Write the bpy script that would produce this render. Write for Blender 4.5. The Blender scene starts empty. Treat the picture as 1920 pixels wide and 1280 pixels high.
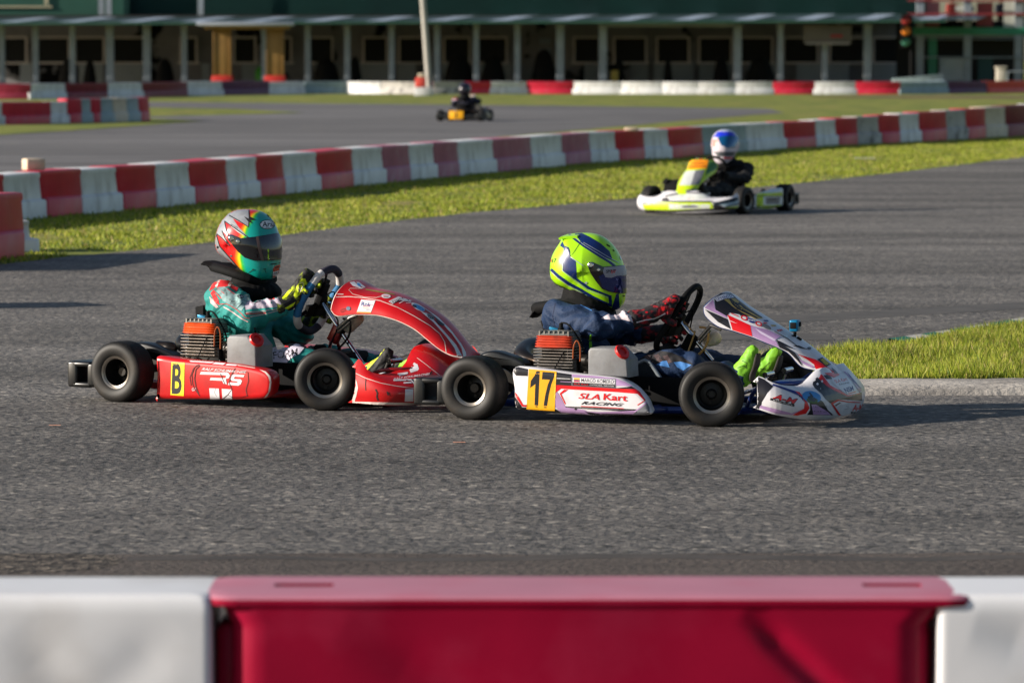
import bpy, bmesh, math, random
import numpy as np
from mathutils import Vector, Matrix, noise
from mathutils.bvhtree import BVHTree
from mathutils.geometry import tessellate_polygon
from math import sin, cos, pi, radians, sqrt, atan2
random.seed(7); np.random.seed(7)
SC = bpy.context.scene
# ------------------------------------------------------------ camera, sky, sun, exposure
F = 8280.0; HC = 1.49; PT = math.atan(532 / F)
cam_d = bpy.data.cameras.new('camera'); cam = bpy.data.objects.new('camera', cam_d)
SC.collection.objects.link(cam); SC.camera = cam
cam.location = (0, 0, HC); cam.rotation_euler = (pi / 2 - PT, 0, 0)
cam_d.sensor_width = 36; cam_d.sensor_fit = 'HORIZONTAL'; cam_d.lens = F / 1920 * 36
cam_d.clip_start = 0.5; cam_d.clip_end = 3000
cam_d.dof.use_dof = True; cam_d.dof.focus_distance = 18.3; cam_d.dof.aperture_fstop = 6.8
SUN_EL = radians(19); SUN_AZ = radians(11)       # azimuth measured from -X towards the camera
w = bpy.data.worlds.new('World'); SC.world = w; w.use_nodes = True
nt = w.node_tree; nt.nodes.clear()
sky = nt.nodes.new('ShaderNodeTexSky'); sky.sky_type = 'NISHITA'; sky.sun_disc = False
sky.sun_elevation = SUN_EL; sky.sun_rotation = radians(270) - SUN_AZ
sky.dust_density = 1.2; sky.ozone_density = 1.5
bg = nt.nodes.new('ShaderNodeBackground'); bg.inputs[1].default_value = 0.063
wo = nt.nodes.new('ShaderNodeOutputWorld')
nt.links.new(sky.outputs[0], bg.inputs[0]); nt.links.new(bg.outputs[0], wo.inputs[0])
sl = bpy.data.lights.new('sun', 'SUN'); sl.energy = 4.7; sl.angle = radians(0.55); sl.color = (1.0, 0.91, 0.80)
sun = bpy.data.objects.new('sun', sl); SC.collection.objects.link(sun)
sdir = Vector((-cos(SUN_EL) * cos(SUN_AZ), -cos(SUN_EL) * sin(SUN_AZ), sin(SUN_EL)))
sun.rotation_euler = sdir.to_track_quat('Z', 'Y').to_euler(); sun.location = (-10, 10, 20)
SC.view_settings.view_transform = 'Standard'; SC.view_settings.look = 'None'
SC.view_settings.exposure = 0.70; SC.view_settings.gamma = 1.0
SC.render.resolution_x = 1024; SC.render.resolution_y = 682

# ------------------------------------------------------------ photo pixel (1920x1280) -> world
CAM = Vector((0, 0, HC)); FW = Vector((0, cos(PT), -sin(PT))); UP = Vector((0, sin(PT), cos(PT))); RT = Vector((1, 0, 0))
def ray(px, py): return (FW + RT * ((px - 960) / F) + UP * ((640 - py) / F)).normalized()
def G(px, py, z=0.0):
    d = ray(px, py); return CAM + d * ((z - HC) / d.z)
def at(px, py, Y):
    d = ray(px, py); return CAM + d * (Y / d.y)
CR = {'a': (120, 370, 3.048), 'b': (500, 480, 4.13), 'c': (830, 420, 3.282), 'd': (1180, 500, 4.0), 'e': (370, 380, 4.268),
      'f': (980, 420, 4.923), 'g': (1180, 220, 5.647), '1': (950, 670, 6.857), '2': (280, 660, 8.0), '3': (1410, 680, 8.727),
      '4': (1310, 540, 6.62), '5': (610, 520, 6.62), '6': (380, 520, 10.105), '7': (520, 490, 6.737), '8': (1180, 520, 7.11),
      'w': (1190, 640, 7.528), 'n': (640, 640, 8.727), 'p': (0, 0, 1.0)}
def z(c, pts):
    x0, y0, s = CR[c]
    if isinstance(pts, tuple): return (x0 + pts[0] / s, y0 + pts[1] / s) + tuple(pts[2:])
    return [(x0 + p[0] / s, y0 + p[1] / s) + tuple(p[2:]) for p in pts]
class Fr:                                       # a kart's (or head's) own frame: x forward, y left, z up
    def __init__(s, ox, oy, deg, oz=0.0):
        s.o = Vector((ox, oy, oz)); t = radians(deg); s.t = t
        s.h = Vector((cos(t), -sin(t), 0)); s.l = Vector((sin(t), cos(t), 0))
    def W(s, p): return s.o + s.h * p[0] + s.l * p[1] + Vector((0, 0, p[2]))
    def toL(s, P):
        d = P - s.o; return Vector((d.dot(s.h), d.dot(s.l), d.z))
    def L(s, px, py, y=0.0):
        d = ray(px, py); k = (s.o + s.l * y - CAM).dot(s.l) / d.dot(s.l); return s.toL(CAM + d * k)
    def Pl(s, px, py, c, n):                    # local plane through c with normal n
        d = ray(px, py); nw = s.h * n[0] + s.l * n[1] + Vector((0, 0, n[2])); cw = s.W(c)
        return s.toL(CAM + d * ((cw - CAM).dot(nw) / d.dot(nw)))

# ------------------------------------------------------------ materials
def lin(c): return tuple(((v / 255) / 12.92 if v / 255 <= .04045 else ((v / 255 + .055) / 1.055) ** 2.4) for v in c)
_m = {}
def M(name, col, rough=.5, metal=0.0, var=.12, sc=18, bump=0.0, coat=0.0, bsc=None, spec=.5, dirt=None, dsc=6, damt=.5, trans=0, dstr=(1, 1, 1)):
    if name in _m: return _m[name]
    m = bpy.data.materials.new(name); m.use_nodes = True; n = m.node_tree; b = n.nodes['Principled BSDF']
    c = lin(col); b.inputs['Roughness'].default_value = rough; b.inputs['Metallic'].default_value = metal
    b.inputs['Specular IOR Level'].default_value = spec; b.inputs['Coat Weight'].default_value = coat
    b.inputs['Coat Roughness'].default_value = .08
    b.inputs['Transmission Weight'].default_value = trans
    tc = n.nodes.new('ShaderNodeTexCoord'); nz = n.nodes.new('ShaderNodeTexNoise')
    nz.inputs['Scale'].default_value = sc; nz.inputs['Detail'].default_value = 6
    n.links.new(tc.outputs['Object'], nz.inputs['Vector'])
    mr = n.nodes.new('ShaderNodeMapRange'); mr.inputs[3].default_value = 1 - var; mr.inputs[4].default_value = 1 + var
    mr.inputs[1].default_value = .3; mr.inputs[2].default_value = .7
    n.links.new(nz.outputs[0], mr.inputs[0])
    mx = n.nodes.new('ShaderNodeVectorMath'); mx.operation = 'SCALE'; mx.inputs[0].default_value = c
    n.links.new(mr.outputs[0], mx.inputs['Scale']); out = mx.outputs[0]
    if dirt:
        n2 = n.nodes.new('ShaderNodeTexNoise'); n2.inputs['Scale'].default_value = dsc; n2.inputs['Detail'].default_value = 9
        mp = n.nodes.new('ShaderNodeMapping'); mp.inputs['Scale'].default_value = dstr
        n.links.new(tc.outputs['Object'], mp.inputs[0]); n.links.new(mp.outputs[0], n2.inputs['Vector'])
        r2 = n.nodes.new('ShaderNodeMapRange'); r2.inputs[1].default_value = .5; r2.inputs[2].default_value = .72
        r2.inputs[3].default_value = 0; r2.inputs[4].default_value = damt
        n.links.new(n2.outputs[0], r2.inputs[0])
        mi = n.nodes.new('ShaderNodeMix'); mi.data_type = 'RGBA'; mi.inputs[7].default_value = lin(dirt) + (1,)
        n.links.new(r2.outputs[0], mi.inputs[0]); n.links.new(out, mi.inputs[6]); out = mi.outputs[2]
    n.links.new(out, b.inputs['Base Color'])
    if bump:
        bn = n.nodes.new('ShaderNodeTexNoise'); bn.inputs['Scale'].default_value = bsc or sc * 4; bn.inputs['Detail'].default_value = 4
        n.links.new(tc.outputs['Object'], bn.inputs['Vector'])
        bp = n.nodes.new('ShaderNodeBump'); bp.inputs['Strength'].default_value = bump; bp.inputs['Distance'].default_value = .01
        n.links.new(bn.outputs[0], bp.inputs['Height']); n.links.new(bp.outputs[0], b.inputs['Normal'])
    _m[name] = m; return m

# ------------------------------------------------------------ mesh builder
class MB:
    def __init__(s): s.v = []; s.f = []; s.m = []; s.mi = 0
    def add(s, vs, fs, mi=None):
        o = len(s.v); s.v += [tuple(v) for v in vs]; s.f += [tuple(i + o for i in f) for f in fs]
        s.m += [s.mi if mi is None else mi] * len(fs); return s
    def box(s, c, d, rz=0, ry=0, mi=None, taper=1.0, rx=0):
        R = Matrix.Rotation(rz, 3, 'Z') @ Matrix.Rotation(ry, 3, 'Y') @ Matrix.Rotation(rx, 3, 'X'); vs = []
        for k in (-1, 1):
            t = taper if k > 0 else 1
            for (i, j) in ((-1, -1), (1, -1), (1, 1), (-1, 1)):
                vs.append(Vector(c) + R @ Vector((i * d[0] / 2 * t, j * d[1] / 2 * t, k * d[2] / 2)))
        return s.add(vs, [(3, 2, 1, 0), (4, 5, 6, 7), (0, 1, 5, 4), (1, 2, 6, 5), (2, 3, 7, 6), (3, 0, 4, 7)], mi)
    def loft(s, rings, closed=False, cap=True, mi=None):
        n = len(rings[0]); vs = [p for r in rings for p in r]; fs = []
        R = len(rings)
        for i in range(R if closed else R - 1):
            a = i * n; b = ((i + 1) % R) * n
            for j in range(n): fs.append((a + j, a + (j + 1) % n, b + (j + 1) % n, b + j))
        if cap and not closed: fs.append(tuple(range(n))[::-1]); fs.append(tuple((R - 1) * n + j for j in range(n)))
        return s.add(vs, fs, mi)
    def grid(s, rows, mi=None):
        n = len(rows[0]); fs = []
        for i in range(len(rows) - 1):
            for j in range(n - 1): fs.append((i * n + j, i * n + j + 1, (i + 1) * n + j + 1, (i + 1) * n + j))
        return s.add([p for r in rows for p in r], fs, mi)
    def tube(s, pts, r, n=10, closed=False, mi=None, smooth=4, flat=None):
        pts = [Vector(p) for p in pts]
        rs = list(r) if hasattr(r, '__len__') else [r] * len(pts)
        if smooth > 1 and len(pts) > 2: pts, rs = catmull(pts, rs, smooth, closed)
        N = len(pts); rings = []; up = None
        for i in range(N):
            a = pts[i - 1] if (i > 0 or closed) else pts[i]; b = pts[(i + 1) % N] if (i < N - 1 or closed) else pts[i]
            t = (b - a)
            if t.length < 1e-9: t = Vector((1, 0, 0))
            t.normalize()
            if up is None:
                up = Vector((0, 0, 1)) if abs(t.z) < .9 else Vector((0, 1, 0))
            up = (up - t * up.dot(t)).normalized(); sd = t.cross(up)
            rings.append([pts[i] + (sd * cos(2 * pi * k / n) * (flat or 1) + up * sin(2 * pi * k / n)) * rs[i] for k in range(n)])
        return s.loft(rings, closed=closed, mi=mi)
    def caps(s, p0, r0, p1, r1, n=14):          # tapered capsule with rounded ends
        p0 = Vector(p0); p1 = Vector(p1); d = (p1 - p0)
        if d.length < 1e-6: d = Vector((0, 0, 1e-4))
        t = d.normalized(); pts = []; rs = []
        for k in range(5):
            a = pi / 2 * k / 5 + .12; pts.append(p0 - t * r0 * cos(a)); rs.append(r0 * sin(a))
        pts += [p0, p0.lerp(p1, .5), p1]; rs += [r0, (r0 + r1) / 2, r1]
        for k in range(5):
            a = pi / 2 * (4 - k) / 5 + .12; pts.append(p1 + t * r1 * cos(a)); rs.append(r1 * sin(a))
        return s.tube(pts, rs, n=n, smooth=1)
    def ball(s, c, r, n=14, m=9, mi=None):
        r = (r, r, r) if not hasattr(r, '__len__') else r; rings = []
        for i in range(m + 1):
            a = -pi / 2 + .02 + (pi - .04) * i / m
            rings.append([(c[0] + r[0] * cos(a) * cos(2 * pi * k / n), c[1] + r[1] * cos(a) * sin(2 * pi * k / n), c[2] + r[2] * sin(a)) for k in range(n)])
        return s.loft(rings, mi=mi)
    def lathe(s, o, ax, prof, n=32, mi=None, cap=True):   # prof: (radius, distance along axis)
        o = Vector(o); ax = Vector(ax).normalized(); u = ax.orthogonal().normalized(); v = ax.cross(u)
        return s.loft([[o + ax * a + (u * cos(2 * pi * k / n) + v * sin(2 * pi * k / n)) * r for k in range(n)] for r, a in prof], mi=mi, cap=cap)
    def poly(s, pts, mi=None): return s.add(pts, [tuple(range(len(pts)))], mi)
    def bm(s):
        b = bmesh.new(); vv = [b.verts.new(v) for v in s.v]
        for f, m in zip(s.f, s.m):
            try: q = b.faces.new([vv[i] for i in f]); q.material_index = m
            except ValueError: pass
        return b
    def build(s, name, mats, parent=None, bevel=0, seg=2, ang=35, solid=0, recalc=True, weld=0, sub=0):
        b = s.bm()
        if weld: bmesh.ops.remove_doubles(b, verts=b.verts, dist=weld)
        if recalc: bmesh.ops.recalc_face_normals(b, faces=b.faces)
        if solid: bmesh.ops.solidify(b, geom=b.faces[:], thickness=solid)
        if bevel:
            b.normal_update()
            es = [e for e in b.edges if len(e.link_faces) == 2 and e.calc_face_angle(0) > radians(28)]
            bmesh.ops.bevel(b, geom=es, offset=bevel, segments=seg, profile=.5, affect='EDGES', clamp_overlap=True)
        me = bpy.data.meshes.new(name); b.to_mesh(me); b.free()
        return link(name, me, mats, parent, ang)
def link(name, me, mats, parent=None, ang=35):
    if not isinstance(mats, (list, tuple)): mats = [mats]
    for m in mats: me.materials.append(m)
    if len(me.polygons):
        me.shade_smooth(); me.set_sharp_from_angle(angle=radians(ang))
    o = bpy.data.objects.new(name, me); SC.collection.objects.link(o)
    if parent: o.parent = parent
    return o
def catmull(pts, rs, k, closed=False):
    N = len(pts); op = []; orr = []
    for i in range(N if closed else N - 1):
        g = (lambda j: pts[j % N]) if closed else (lambda j: pts[min(max(j, 0), N - 1)])
        gr = (lambda j: rs[j % N]) if closed else (lambda j: rs[min(max(j, 0), N - 1)])
        for q in range(k):
            t = q / k; a, b, c, d = g(i - 1), g(i), g(i + 1), g(i + 2)
            op.append((b * 2 + (c - a) * t + (a * 2 - b * 5 + c * 4 - d) * t * t + (b * 3 - a - c * 3 + d) * t ** 3) * .5)
            orr.append(gr(i) * (1 - t) + gr(i + 1) * t)
    if not closed: op.append(pts[-1]); orr.append(rs[-1])
    return op, orr
def cm(pts, k):                                  # catmull on tuples
    p, _ = catmull([Vector(q) for q in pts], [0] * len(pts), k); return p
def empty(name, loc, rz=0, scale=1):
    o = bpy.data.objects.new(name, None); SC.collection.objects.link(o); o.location = loc; o.rotation_euler = (0, 0, rz)
    o.scale = (scale,) * 3; o.empty_display_size = .1; return o
def tag(o, label=None, cat=None, group=None, kind=None):
    if label: o['label'] = label
    if cat: o['category'] = cat
    if group: o['group'] = group
    if kind: o['kind'] = kind
    return o
def outline_prism(mb, pts, y0, y1, rnd=.012, mi=None, steps=3, inner=1.0):
    """closed xz outline (local points) at outer plane y0, extruded to y1, its outer rim rounded"""
    P = [Vector((p[0], 0, p[2])) for p in pts]; n = len(P); c = sum(P, Vector()) / n
    def inset(d):
        out = []
        for i in range(n):
            a, b, q = P[i - 1], P[i], P[(i + 1) % n]
            e1 = (b - a).normalized(); e2 = (q - b).normalized(); nn = Vector((-(e1 + e2).z, 0, (e1 + e2).x))
            if nn.length < 1e-6: nn = Vector((-e1.z, 0, e1.x))
            nn.normalize()
            out.append(b + nn * d * sg)
        return out
    area = sum(P[i - 1].x * P[i].z - P[i].x * P[i - 1].z for i in range(n)); sg = 1 if area > 0 else -1
    s = 1 if y1 > y0 else -1; rings = []
    rings.append([Vector((c.x + (p.x - c.x) * inner, y1, c.z + (p.z - c.z) * inner)) for p in P])
    for k in range(steps + 1):
        a = pi / 2 * k / steps; q = inset(rnd * (1 - cos(a)))
        rings.append([Vector((p.x, y0 + s * rnd * (1 - sin(a)), p.z)) for p in q])
    mb.loft(rings, mi=mi)
def smooth_outline(pts, k=3): return catmull([Vector(p) for p in pts], [0] * len(pts), k, True)[0]

# ------------------------------------------------------------ graphics laid on a surface (real, conformed)
def poly2d(pts, maxlen=3.0):
    V = [Vector((p[0], p[1], 0)) for p in pts]; b = bmesh.new(); vs = [b.verts.new(v) for v in V]
    for t in tessellate_polygon([V]):
        try: b.faces.new([vs[i] for i in t])
        except ValueError: pass
    return fine2d(b, maxlen)
def fine2d(b, maxlen):
    bmesh.ops.triangulate(b, faces=b.faces[:])
    for _ in range(6):
        es = [e for e in b.edges if e.calc_length() > maxlen]
        if not es or len(b.verts) > 9000: break
        bmesh.ops.subdivide_edges(b, edges=es, cuts=1); bmesh.ops.triangulate(b, faces=[f for f in b.faces if len(f.verts) > 3])
    b.verts.ensure_lookup_table(); b.verts.index_update()
    v = [(p.co.x, p.co.y) for p in b.verts]; fs = [tuple(q.index for q in f.verts) for f in b.faces]; b.free(); return v, fs
_tx = {}
def text2d(s, quad, maxlen=3.0, bold=0.0, shear=0.0, space=1.0):
    key = (s, bold, shear, space)
    if key not in _tx:
        c = bpy.data.curves.new('t', 'FONT'); c.body = s; c.offset = bold; c.shear = shear; c.resolution_u = 3; c.space_character = space
        o = bpy.data.objects.new('t', c); SC.collection.objects.link(o); bpy.context.view_layer.update()
        me = bpy.data.meshes.new_from_object(o.evaluated_get(bpy.context.evaluated_depsgraph_get()))
        _tx[key] = ([tuple(v.co) for v in me.vertices], [tuple(p.vertices) for p in me.polygons])
        bpy.data.objects.remove(o); bpy.data.curves.remove(c); bpy.data.meshes.remove(me)
    v, f = _tx[key]; xs = [p[0] for p in v]; ys = [p[1] for p in v]
    x0, x1, y0, y1 = min(xs), max(xs), min(ys), max(ys); tl, tr, br, bl = quad; b = bmesh.new(); nv = []
    for p in v:
        u = (p[0] - x0) / (x1 - x0); k = (y1 - p[1]) / (y1 - y0)
        nv.append(b.verts.new(tuple((tl[i] * (1 - u) + tr[i] * u) * (1 - k) + (bl[i] * (1 - u) + br[i] * u) * k for i in (0, 1)) + (0,)))
    for q in f:
        try: b.faces.new([nv[i] for i in q])
        except ValueError: pass
    return fine2d(b, maxlen)
class Skin:
    """collects graphics onto object `o` living in frame fr; join() puts them into its mesh"""
    def __init__(s, o, fr): 
        s.o = o; s.fr = fr; me = o.data; s.t = BVHTree.FromPolygons([tuple(v.co) for v in me.vertices], [tuple(p.vertices) for p in me.polygons])
        s.add_v = []; s.add_f = []; s.add_m = []; s.mats = []; s.k = 0; s.cl = s.fr.toL(CAM)
    def hit(s, px, py, off):
        d = ray(px, py); dl = Vector((d.dot(s.fr.h), d.dot(s.fr.l), d.z)); h = s.t.ray_cast(s.cl, dl)
        if h[0] is None: return None
        n = h[1]; n = -n if n.dot(dl) > 0 else n
        return h[0] + n * off
    def put(s, vf, mat, off=None, mirror=False):
        s.k += 1; off = off if off else .0007 + .00006 * s.k; v, f = vf
        H = [s.hit(p[0], p[1], off) for p in v]
        if mat not in s.mats: s.mats.append(mat)
        mi = s.mats.index(mat)
        for sg in ((1, -1) if mirror else (1,)):
            idx = {}
            for q in f:
                if any(H[i] is None for i in q): continue
                P = [H[i] for i in q]
                if max((P[0] - P[1]).length, (P[1] - P[2]).length, (P[2] - P[0]).length) > .06: continue
                r = []
                for i in q:
                    if i not in idx: idx[i] = len(s.add_v); s.add_v.append((H[i].x, H[i].y * sg, H[i].z))
                    r.append(idx[i])
                s.add_f.append(tuple(r) if sg > 0 else tuple(r[::-1])); s.add_m.append(mi)
    def P(s, c, pts, mat, **k): s.put(poly2d(z(c, pts)), mat, **k)
    def T(s, c, txt, quad, mat, bold=0.0, shear=0.0, space=1.0, **k): s.put(text2d(txt, z(c, quad), bold=bold, shear=shear, space=space), mat, **k)
    def E(s, c, cx, cy, rx, ry, mat, rot=0, **k):
        s.P(c, [(cx + rx * cos(a) * cos(rot) - ry * sin(a) * sin(rot), cy + rx * cos(a) * sin(rot) + ry * sin(a) * cos(rot)) for a in [2 * pi * i / 20 for i in range(20)]], mat, **k)
    def Ln(s, c, pts, wd, mat, **k):              # stroke of width wd crop px
        A = []; B = []
        for i, p in enumerate(pts):
            a = Vector(pts[max(i - 1, 0)]); b = Vector(pts[min(i + 1, len(pts) - 1)]); t = (b - a).normalized(); n = Vector((-t.y, t.x)) * wd / 2
            A.append((p[0] + n.x, p[1] + n.y)); B.append((p[0] - n.x, p[1] - n.y))
        s.P(c, A + B[::-1], mat, **k)
    def join(s):
        if not s.add_f: return s.o
        me = s.o.data; base = len(me.materials)
        for m in s.mats: me.materials.append(m)
        b = bmesh.new(); b.from_mesh(me); vv = [b.verts.new(v) for v in s.add_v]
        for f, m in zip(s.add_f, s.add_m):
            try: q = b.faces.new([vv[i] for i in f]); q.material_index = base + m; q.smooth = True
            except ValueError: pass
        b.to_mesh(me); b.free(); return s.o
    def child(s, name, parent, mats=None, lab=None):   # graphics as an object of its own
        b = bmesh.new(); vv = [b.verts.new(v) for v in s.add_v]
        for f, m in zip(s.add_f, s.add_m):
            try: q = b.faces.new([vv[i] for i in f]); q.material_index = m
            except ValueError: pass
        me = bpy.data.meshes.new(name); b.to_mesh(me); b.free(); o = link(name, me, s.mats, parent, 60)
        if lab: o['label'] = lab
        return o
def blob(name, mb, vox, mat, parent, smooth=6, wr=0.0, wsc=14.0, ang=80):
    """one continuous surface grown round the shapes collected in mb"""
    b = mb.bm(); bmesh.ops.recalc_face_normals(b, faces=b.faces); me = bpy.data.meshes.new('tmp'); b.to_mesh(me); b.free()
    o = bpy.data.objects.new('tmp', me); SC.collection.objects.link(o)
    r = o.modifiers.new('r', 'REMESH'); r.mode = 'VOXEL'; r.voxel_size = vox
    q = o.modifiers.new('s', 'SMOOTH'); q.iterations = smooth; q.factor = .5
    bpy.context.view_layer.update()
    nm = bpy.data.meshes.new_from_object(o.evaluated_get(bpy.context.evaluated_depsgraph_get())); nm.name = name
    bpy.data.objects.remove(o); bpy.data.meshes.remove(me)
    if wr:
        ns = [v.normal.copy() for v in nm.vertices]
        for v, n in zip(nm.vertices, ns):
            p = Vector((v.co.x * wsc, v.co.y * wsc * .8, v.co.z * wsc)); p = p + noise.noise_vector(p * .35) * 1.6
            h = 1 - abs(noise.noise(p)) * 2.2; h2 = noise.noise(p * 2.7)
            v.co += n * (h * wr + h2 * wr * .55 - wr * .5)
        nm.update()
    return link(name, nm, mat, parent, ang)
# ------------------------------------------------------------ ground
def ground_mat(name, cols, scs, rough=.9, bump=.3, bsc=60, ystretch=1.0, marks=None, spec=.3):
    m = bpy.data.materials.new(name); m.use_nodes = True; n = m.node_tree; b = n.nodes['Principled BSDF']
    b.inputs['Roughness'].default_value = rough; b.inputs['Specular IOR Level'].default_value = spec
    tc = n.nodes.new('ShaderNodeTexCoord'); mp = n.nodes.new('ShaderNodeMapping'); mp.inputs['Scale'].default_value = (.5 if name.startswith('asph') else 1, ystretch, 1)
    n.links.new(tc.outputs['Object'], mp.inputs[0]); out = None
    for i, (c, s) in enumerate(zip(cols, scs)):
        if i == 0:
            rgb = n.nodes.new('ShaderNodeRGB'); rgb.outputs[0].default_value = lin(c) + (1,); out = rgb.outputs[0]; continue
        nz = n.nodes.new('ShaderNodeTexNoise'); nz.inputs['Scale'].default_value = s[0]; nz.inputs['Detail'].default_value = 6; nz.inputs['Roughness'].default_value = .65
        n.links.new(mp.outputs[0], nz.inputs['Vector'])
        r = n.nodes.new('ShaderNodeMapRange'); r.inputs[1].default_value = s[1]; r.inputs[2].default_value = s[2]; r.inputs[4].default_value = s[3]
        n.links.new(nz.outputs[0], r.inputs[0]); mi = n.nodes.new('ShaderNodeMix'); mi.data_type = 'RGBA'; mi.inputs[7].default_value = lin(c) + (1,)
        n.links.new(r.outputs[0], mi.inputs[0]); n.links.new(out, mi.inputs[6]); out = mi.outputs[2]
    if name.startswith('asph'):
        m2 = n.nodes.new('ShaderNodeMapping'); m2.inputs['Scale'].default_value = (.05, .75, 1); m2.inputs['Rotation'].default_value = (0, 0, .12); n.links.new(tc.outputs['Object'], m2.inputs[0])
        n2 = n.nodes.new('ShaderNodeTexNoise'); n2.inputs['Scale'].default_value = 1; n2.inputs['Detail'].default_value = 5; n.links.new(m2.outputs[0], n2.inputs['Vector'])
        r2 = n.nodes.new('ShaderNodeMapRange'); r2.inputs[1].default_value = .35; r2.inputs[2].default_value = .68; r2.inputs[3].default_value = 1.28; r2.inputs[4].default_value = .66; n.links.new(n2.outputs[0], r2.inputs[0])
        sc_ = n.nodes.new('ShaderNodeVectorMath'); sc_.operation = 'SCALE'; n.links.new(out, sc_.inputs[0]); n.links.new(r2.outputs[0], sc_.inputs['Scale']); out = sc_.outputs[0]
    n.links.new(out, b.inputs['Base Color'])
    bn = n.nodes.new('ShaderNodeTexNoise'); bn.inputs['Scale'].default_value = bsc; bn.inputs['Detail'].default_value = 8
    n.links.new(mp.outputs[0], bn.inputs['Vector']); bp = n.nodes.new('ShaderNodeBump'); bp.inputs['Strength'].default_value = bump; bp.inputs['Distance'].default_value = .02
    n.links.new(bn.outputs[0], bp.inputs['Height']); n.links.new(bp.outputs[0], b.inputs['Normal']); return m
grass_g = ground_mat('grass_ground', [(112, 120, 40), (138, 138, 56), (70, 90, 28), (140, 120, 72)], [0, (.3, .35, .65, .8), (1.1, .45, .65, .8), (.6, .55, .68, .8)], bump=.5, bsc=14, ystretch=.5)
asph = ground_mat('asphalt', [(101, 98, 95), (80, 77, 75), (126, 121, 115), (58, 56, 55), (166, 159, 149), (42, 41, 40)], [0, (.13, .42, .6, .6), (5, .45, .66, .55), (.9, .55, .72, .45), (38, .55, .66, .85), (30, .54, .64, .85)], rough=.8, bump=.8, bsc=60, ystretch=.45)
asph2 = ground_mat('asphalt_far', [(106, 104, 104), (88, 86, 86), (130, 126, 122)], [0, (.14, .42, .62, .6), (1.2, .5, .75, .4)], rough=.85, ystretch=.5)
apron = ground_mat('worn_apron', [(90, 82, 77), (66, 59, 56), (120, 110, 101), (32, 29, 27)], [0, (1.1, .42, .62, .7), (22, .5, .7, .5), (5, .62, .7, .6)], bump=.8, bsc=40, ystretch=2)
gravel = ground_mat('broken_edge', [(92, 84, 76), (40, 36, 34), (170, 156, 138)], [0, (18, .45, .55, .9), (30, .58, .66, .9)], bump=1.0, bsc=30)
conc = ground_mat('kerb_concrete', [(176, 170, 162), (110, 106, 103), (206, 198, 188), (54, 54, 54)], [0, (1.6, .45, .6, .7), (9, .5, .7, .6), (3.1, .6, .68, .7)], bump=.6, bsc=30, ystretch=3)
dirtm = ground_mat('bare_dirt', [(112, 92, 66), (80, 66, 50)], [0, (2, .4, .6, .7)])
def ragged(pts, amp, step, seed=0, closed=True):
    out = []; n = len(pts)
    for i in range(n):
        a = Vector(pts[i]); b = Vector(pts[(i + 1) % n]); k = max(1, int((b - a).length / step))
        if (b - a).length > 40 or k > 400: k = 1
        for q in range(k):
            p = a.lerp(b, q / k); v = noise.noise_vector(p * 1.3 + Vector((seed, 0, 0))) * amp + noise.noise_vector(p * 5 + Vector((seed, 9, 0))) * amp * .4
            out.append((p.x + v.x, p.y + v.y, p.z) if k > 1 else tuple(p))
    return out
def sheet(name, pts, z_, mat, amp=0, step=.3, seed=0):
    P = [(p[0], p[1], 0) for p in pts]
    if amp: P = ragged(P, amp, step, seed)
    b = bmesh.new(); b.faces.new([b.verts.new((x, y, z_)) for x, y, _ in P]); bmesh.ops.triangulate(b, faces=b.faces[:])
    for f in b.faces:
        if f.normal.z < 0: f.normal_flip()
    me = bpy.data.meshes.new(name); b.to_mesh(me); b.free(); return tag(link(name, me, mat), kind='structure')
def px(*a): return [G(*p) for p in a]
sheet('ground', [(-900, -60), (900, -60), (900, 1600), (-900, 1600)], 0, grass_g)
EDGE = px((-900, 590), (-300, 527), (0, 497), (100, 485), (250, 470), (400, 455), (530, 442), (640, 427), (770, 412), (900, 398), (1150, 376), (1300, 363), (1500, 344), (1700, 322), (1920, 295), (2300, 262), (2900, 225))
sheet('race_track', [tuple(p)[:2] for p in EDGE] + [(60, 60), (60, -10), (-60, -10)], .004, asph, .045, .35)
BACK = px((-700, 430), (0, 375), (640, 325), (900, 285), (930, 257), (1100, 243), (1300, 225), (1470, 212), (1440, 204.5), (1100, 199), (600, 194.5), (285, 191.5), (-700, 189))
sheet('back_track', BACK, .004, asph2, .12, 1.2, 3)
sheet('grass_tongue', px((100, 200), (285, 202.5), (440, 205), (570, 212), (440, 215.5), (285, 219), (100, 222)), .010, grass_g, .1, 1, 5)
sheet('grass_verge', px((-600, 280), (-300, 266), (0, 254), (190, 242), (380, 227.5), (240, 221), (-300, 222)), .012, grass_g, .08, .8, 6)
sheet('dirt_path', px((1500, 181), (1700, 180.5), (1980, 181), (1980, 185), (1700, 185), (1560, 183.5)), .006, dirtm, .3, 2, 7)
sheet('worn_apron', px((-400, 1043), (500, 1040), (1200, 1042), (2400, 1036), (2400, 1900), (-400, 1900)), .0048, apron, .06, .12, 8)
sheet('broken_edge', px((-300, 1044), (60, 1040), (200, 1044), (228, 1056), (180, 1070), (60, 1078), (-300, 1078)), .0056, gravel, .05, .06, 9)
sheet('crack_line', px((240, 1047), (700, 1049), (1200, 1044), (1700, 1045), (2300, 1039), (2300, 1047), (1700, 1053), (1200, 1052), (700, 1056), (240, 1054)), .0054, M('tar', (64, 58, 54), .85, var=.4, sc=6), .07, .06, 10)
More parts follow.
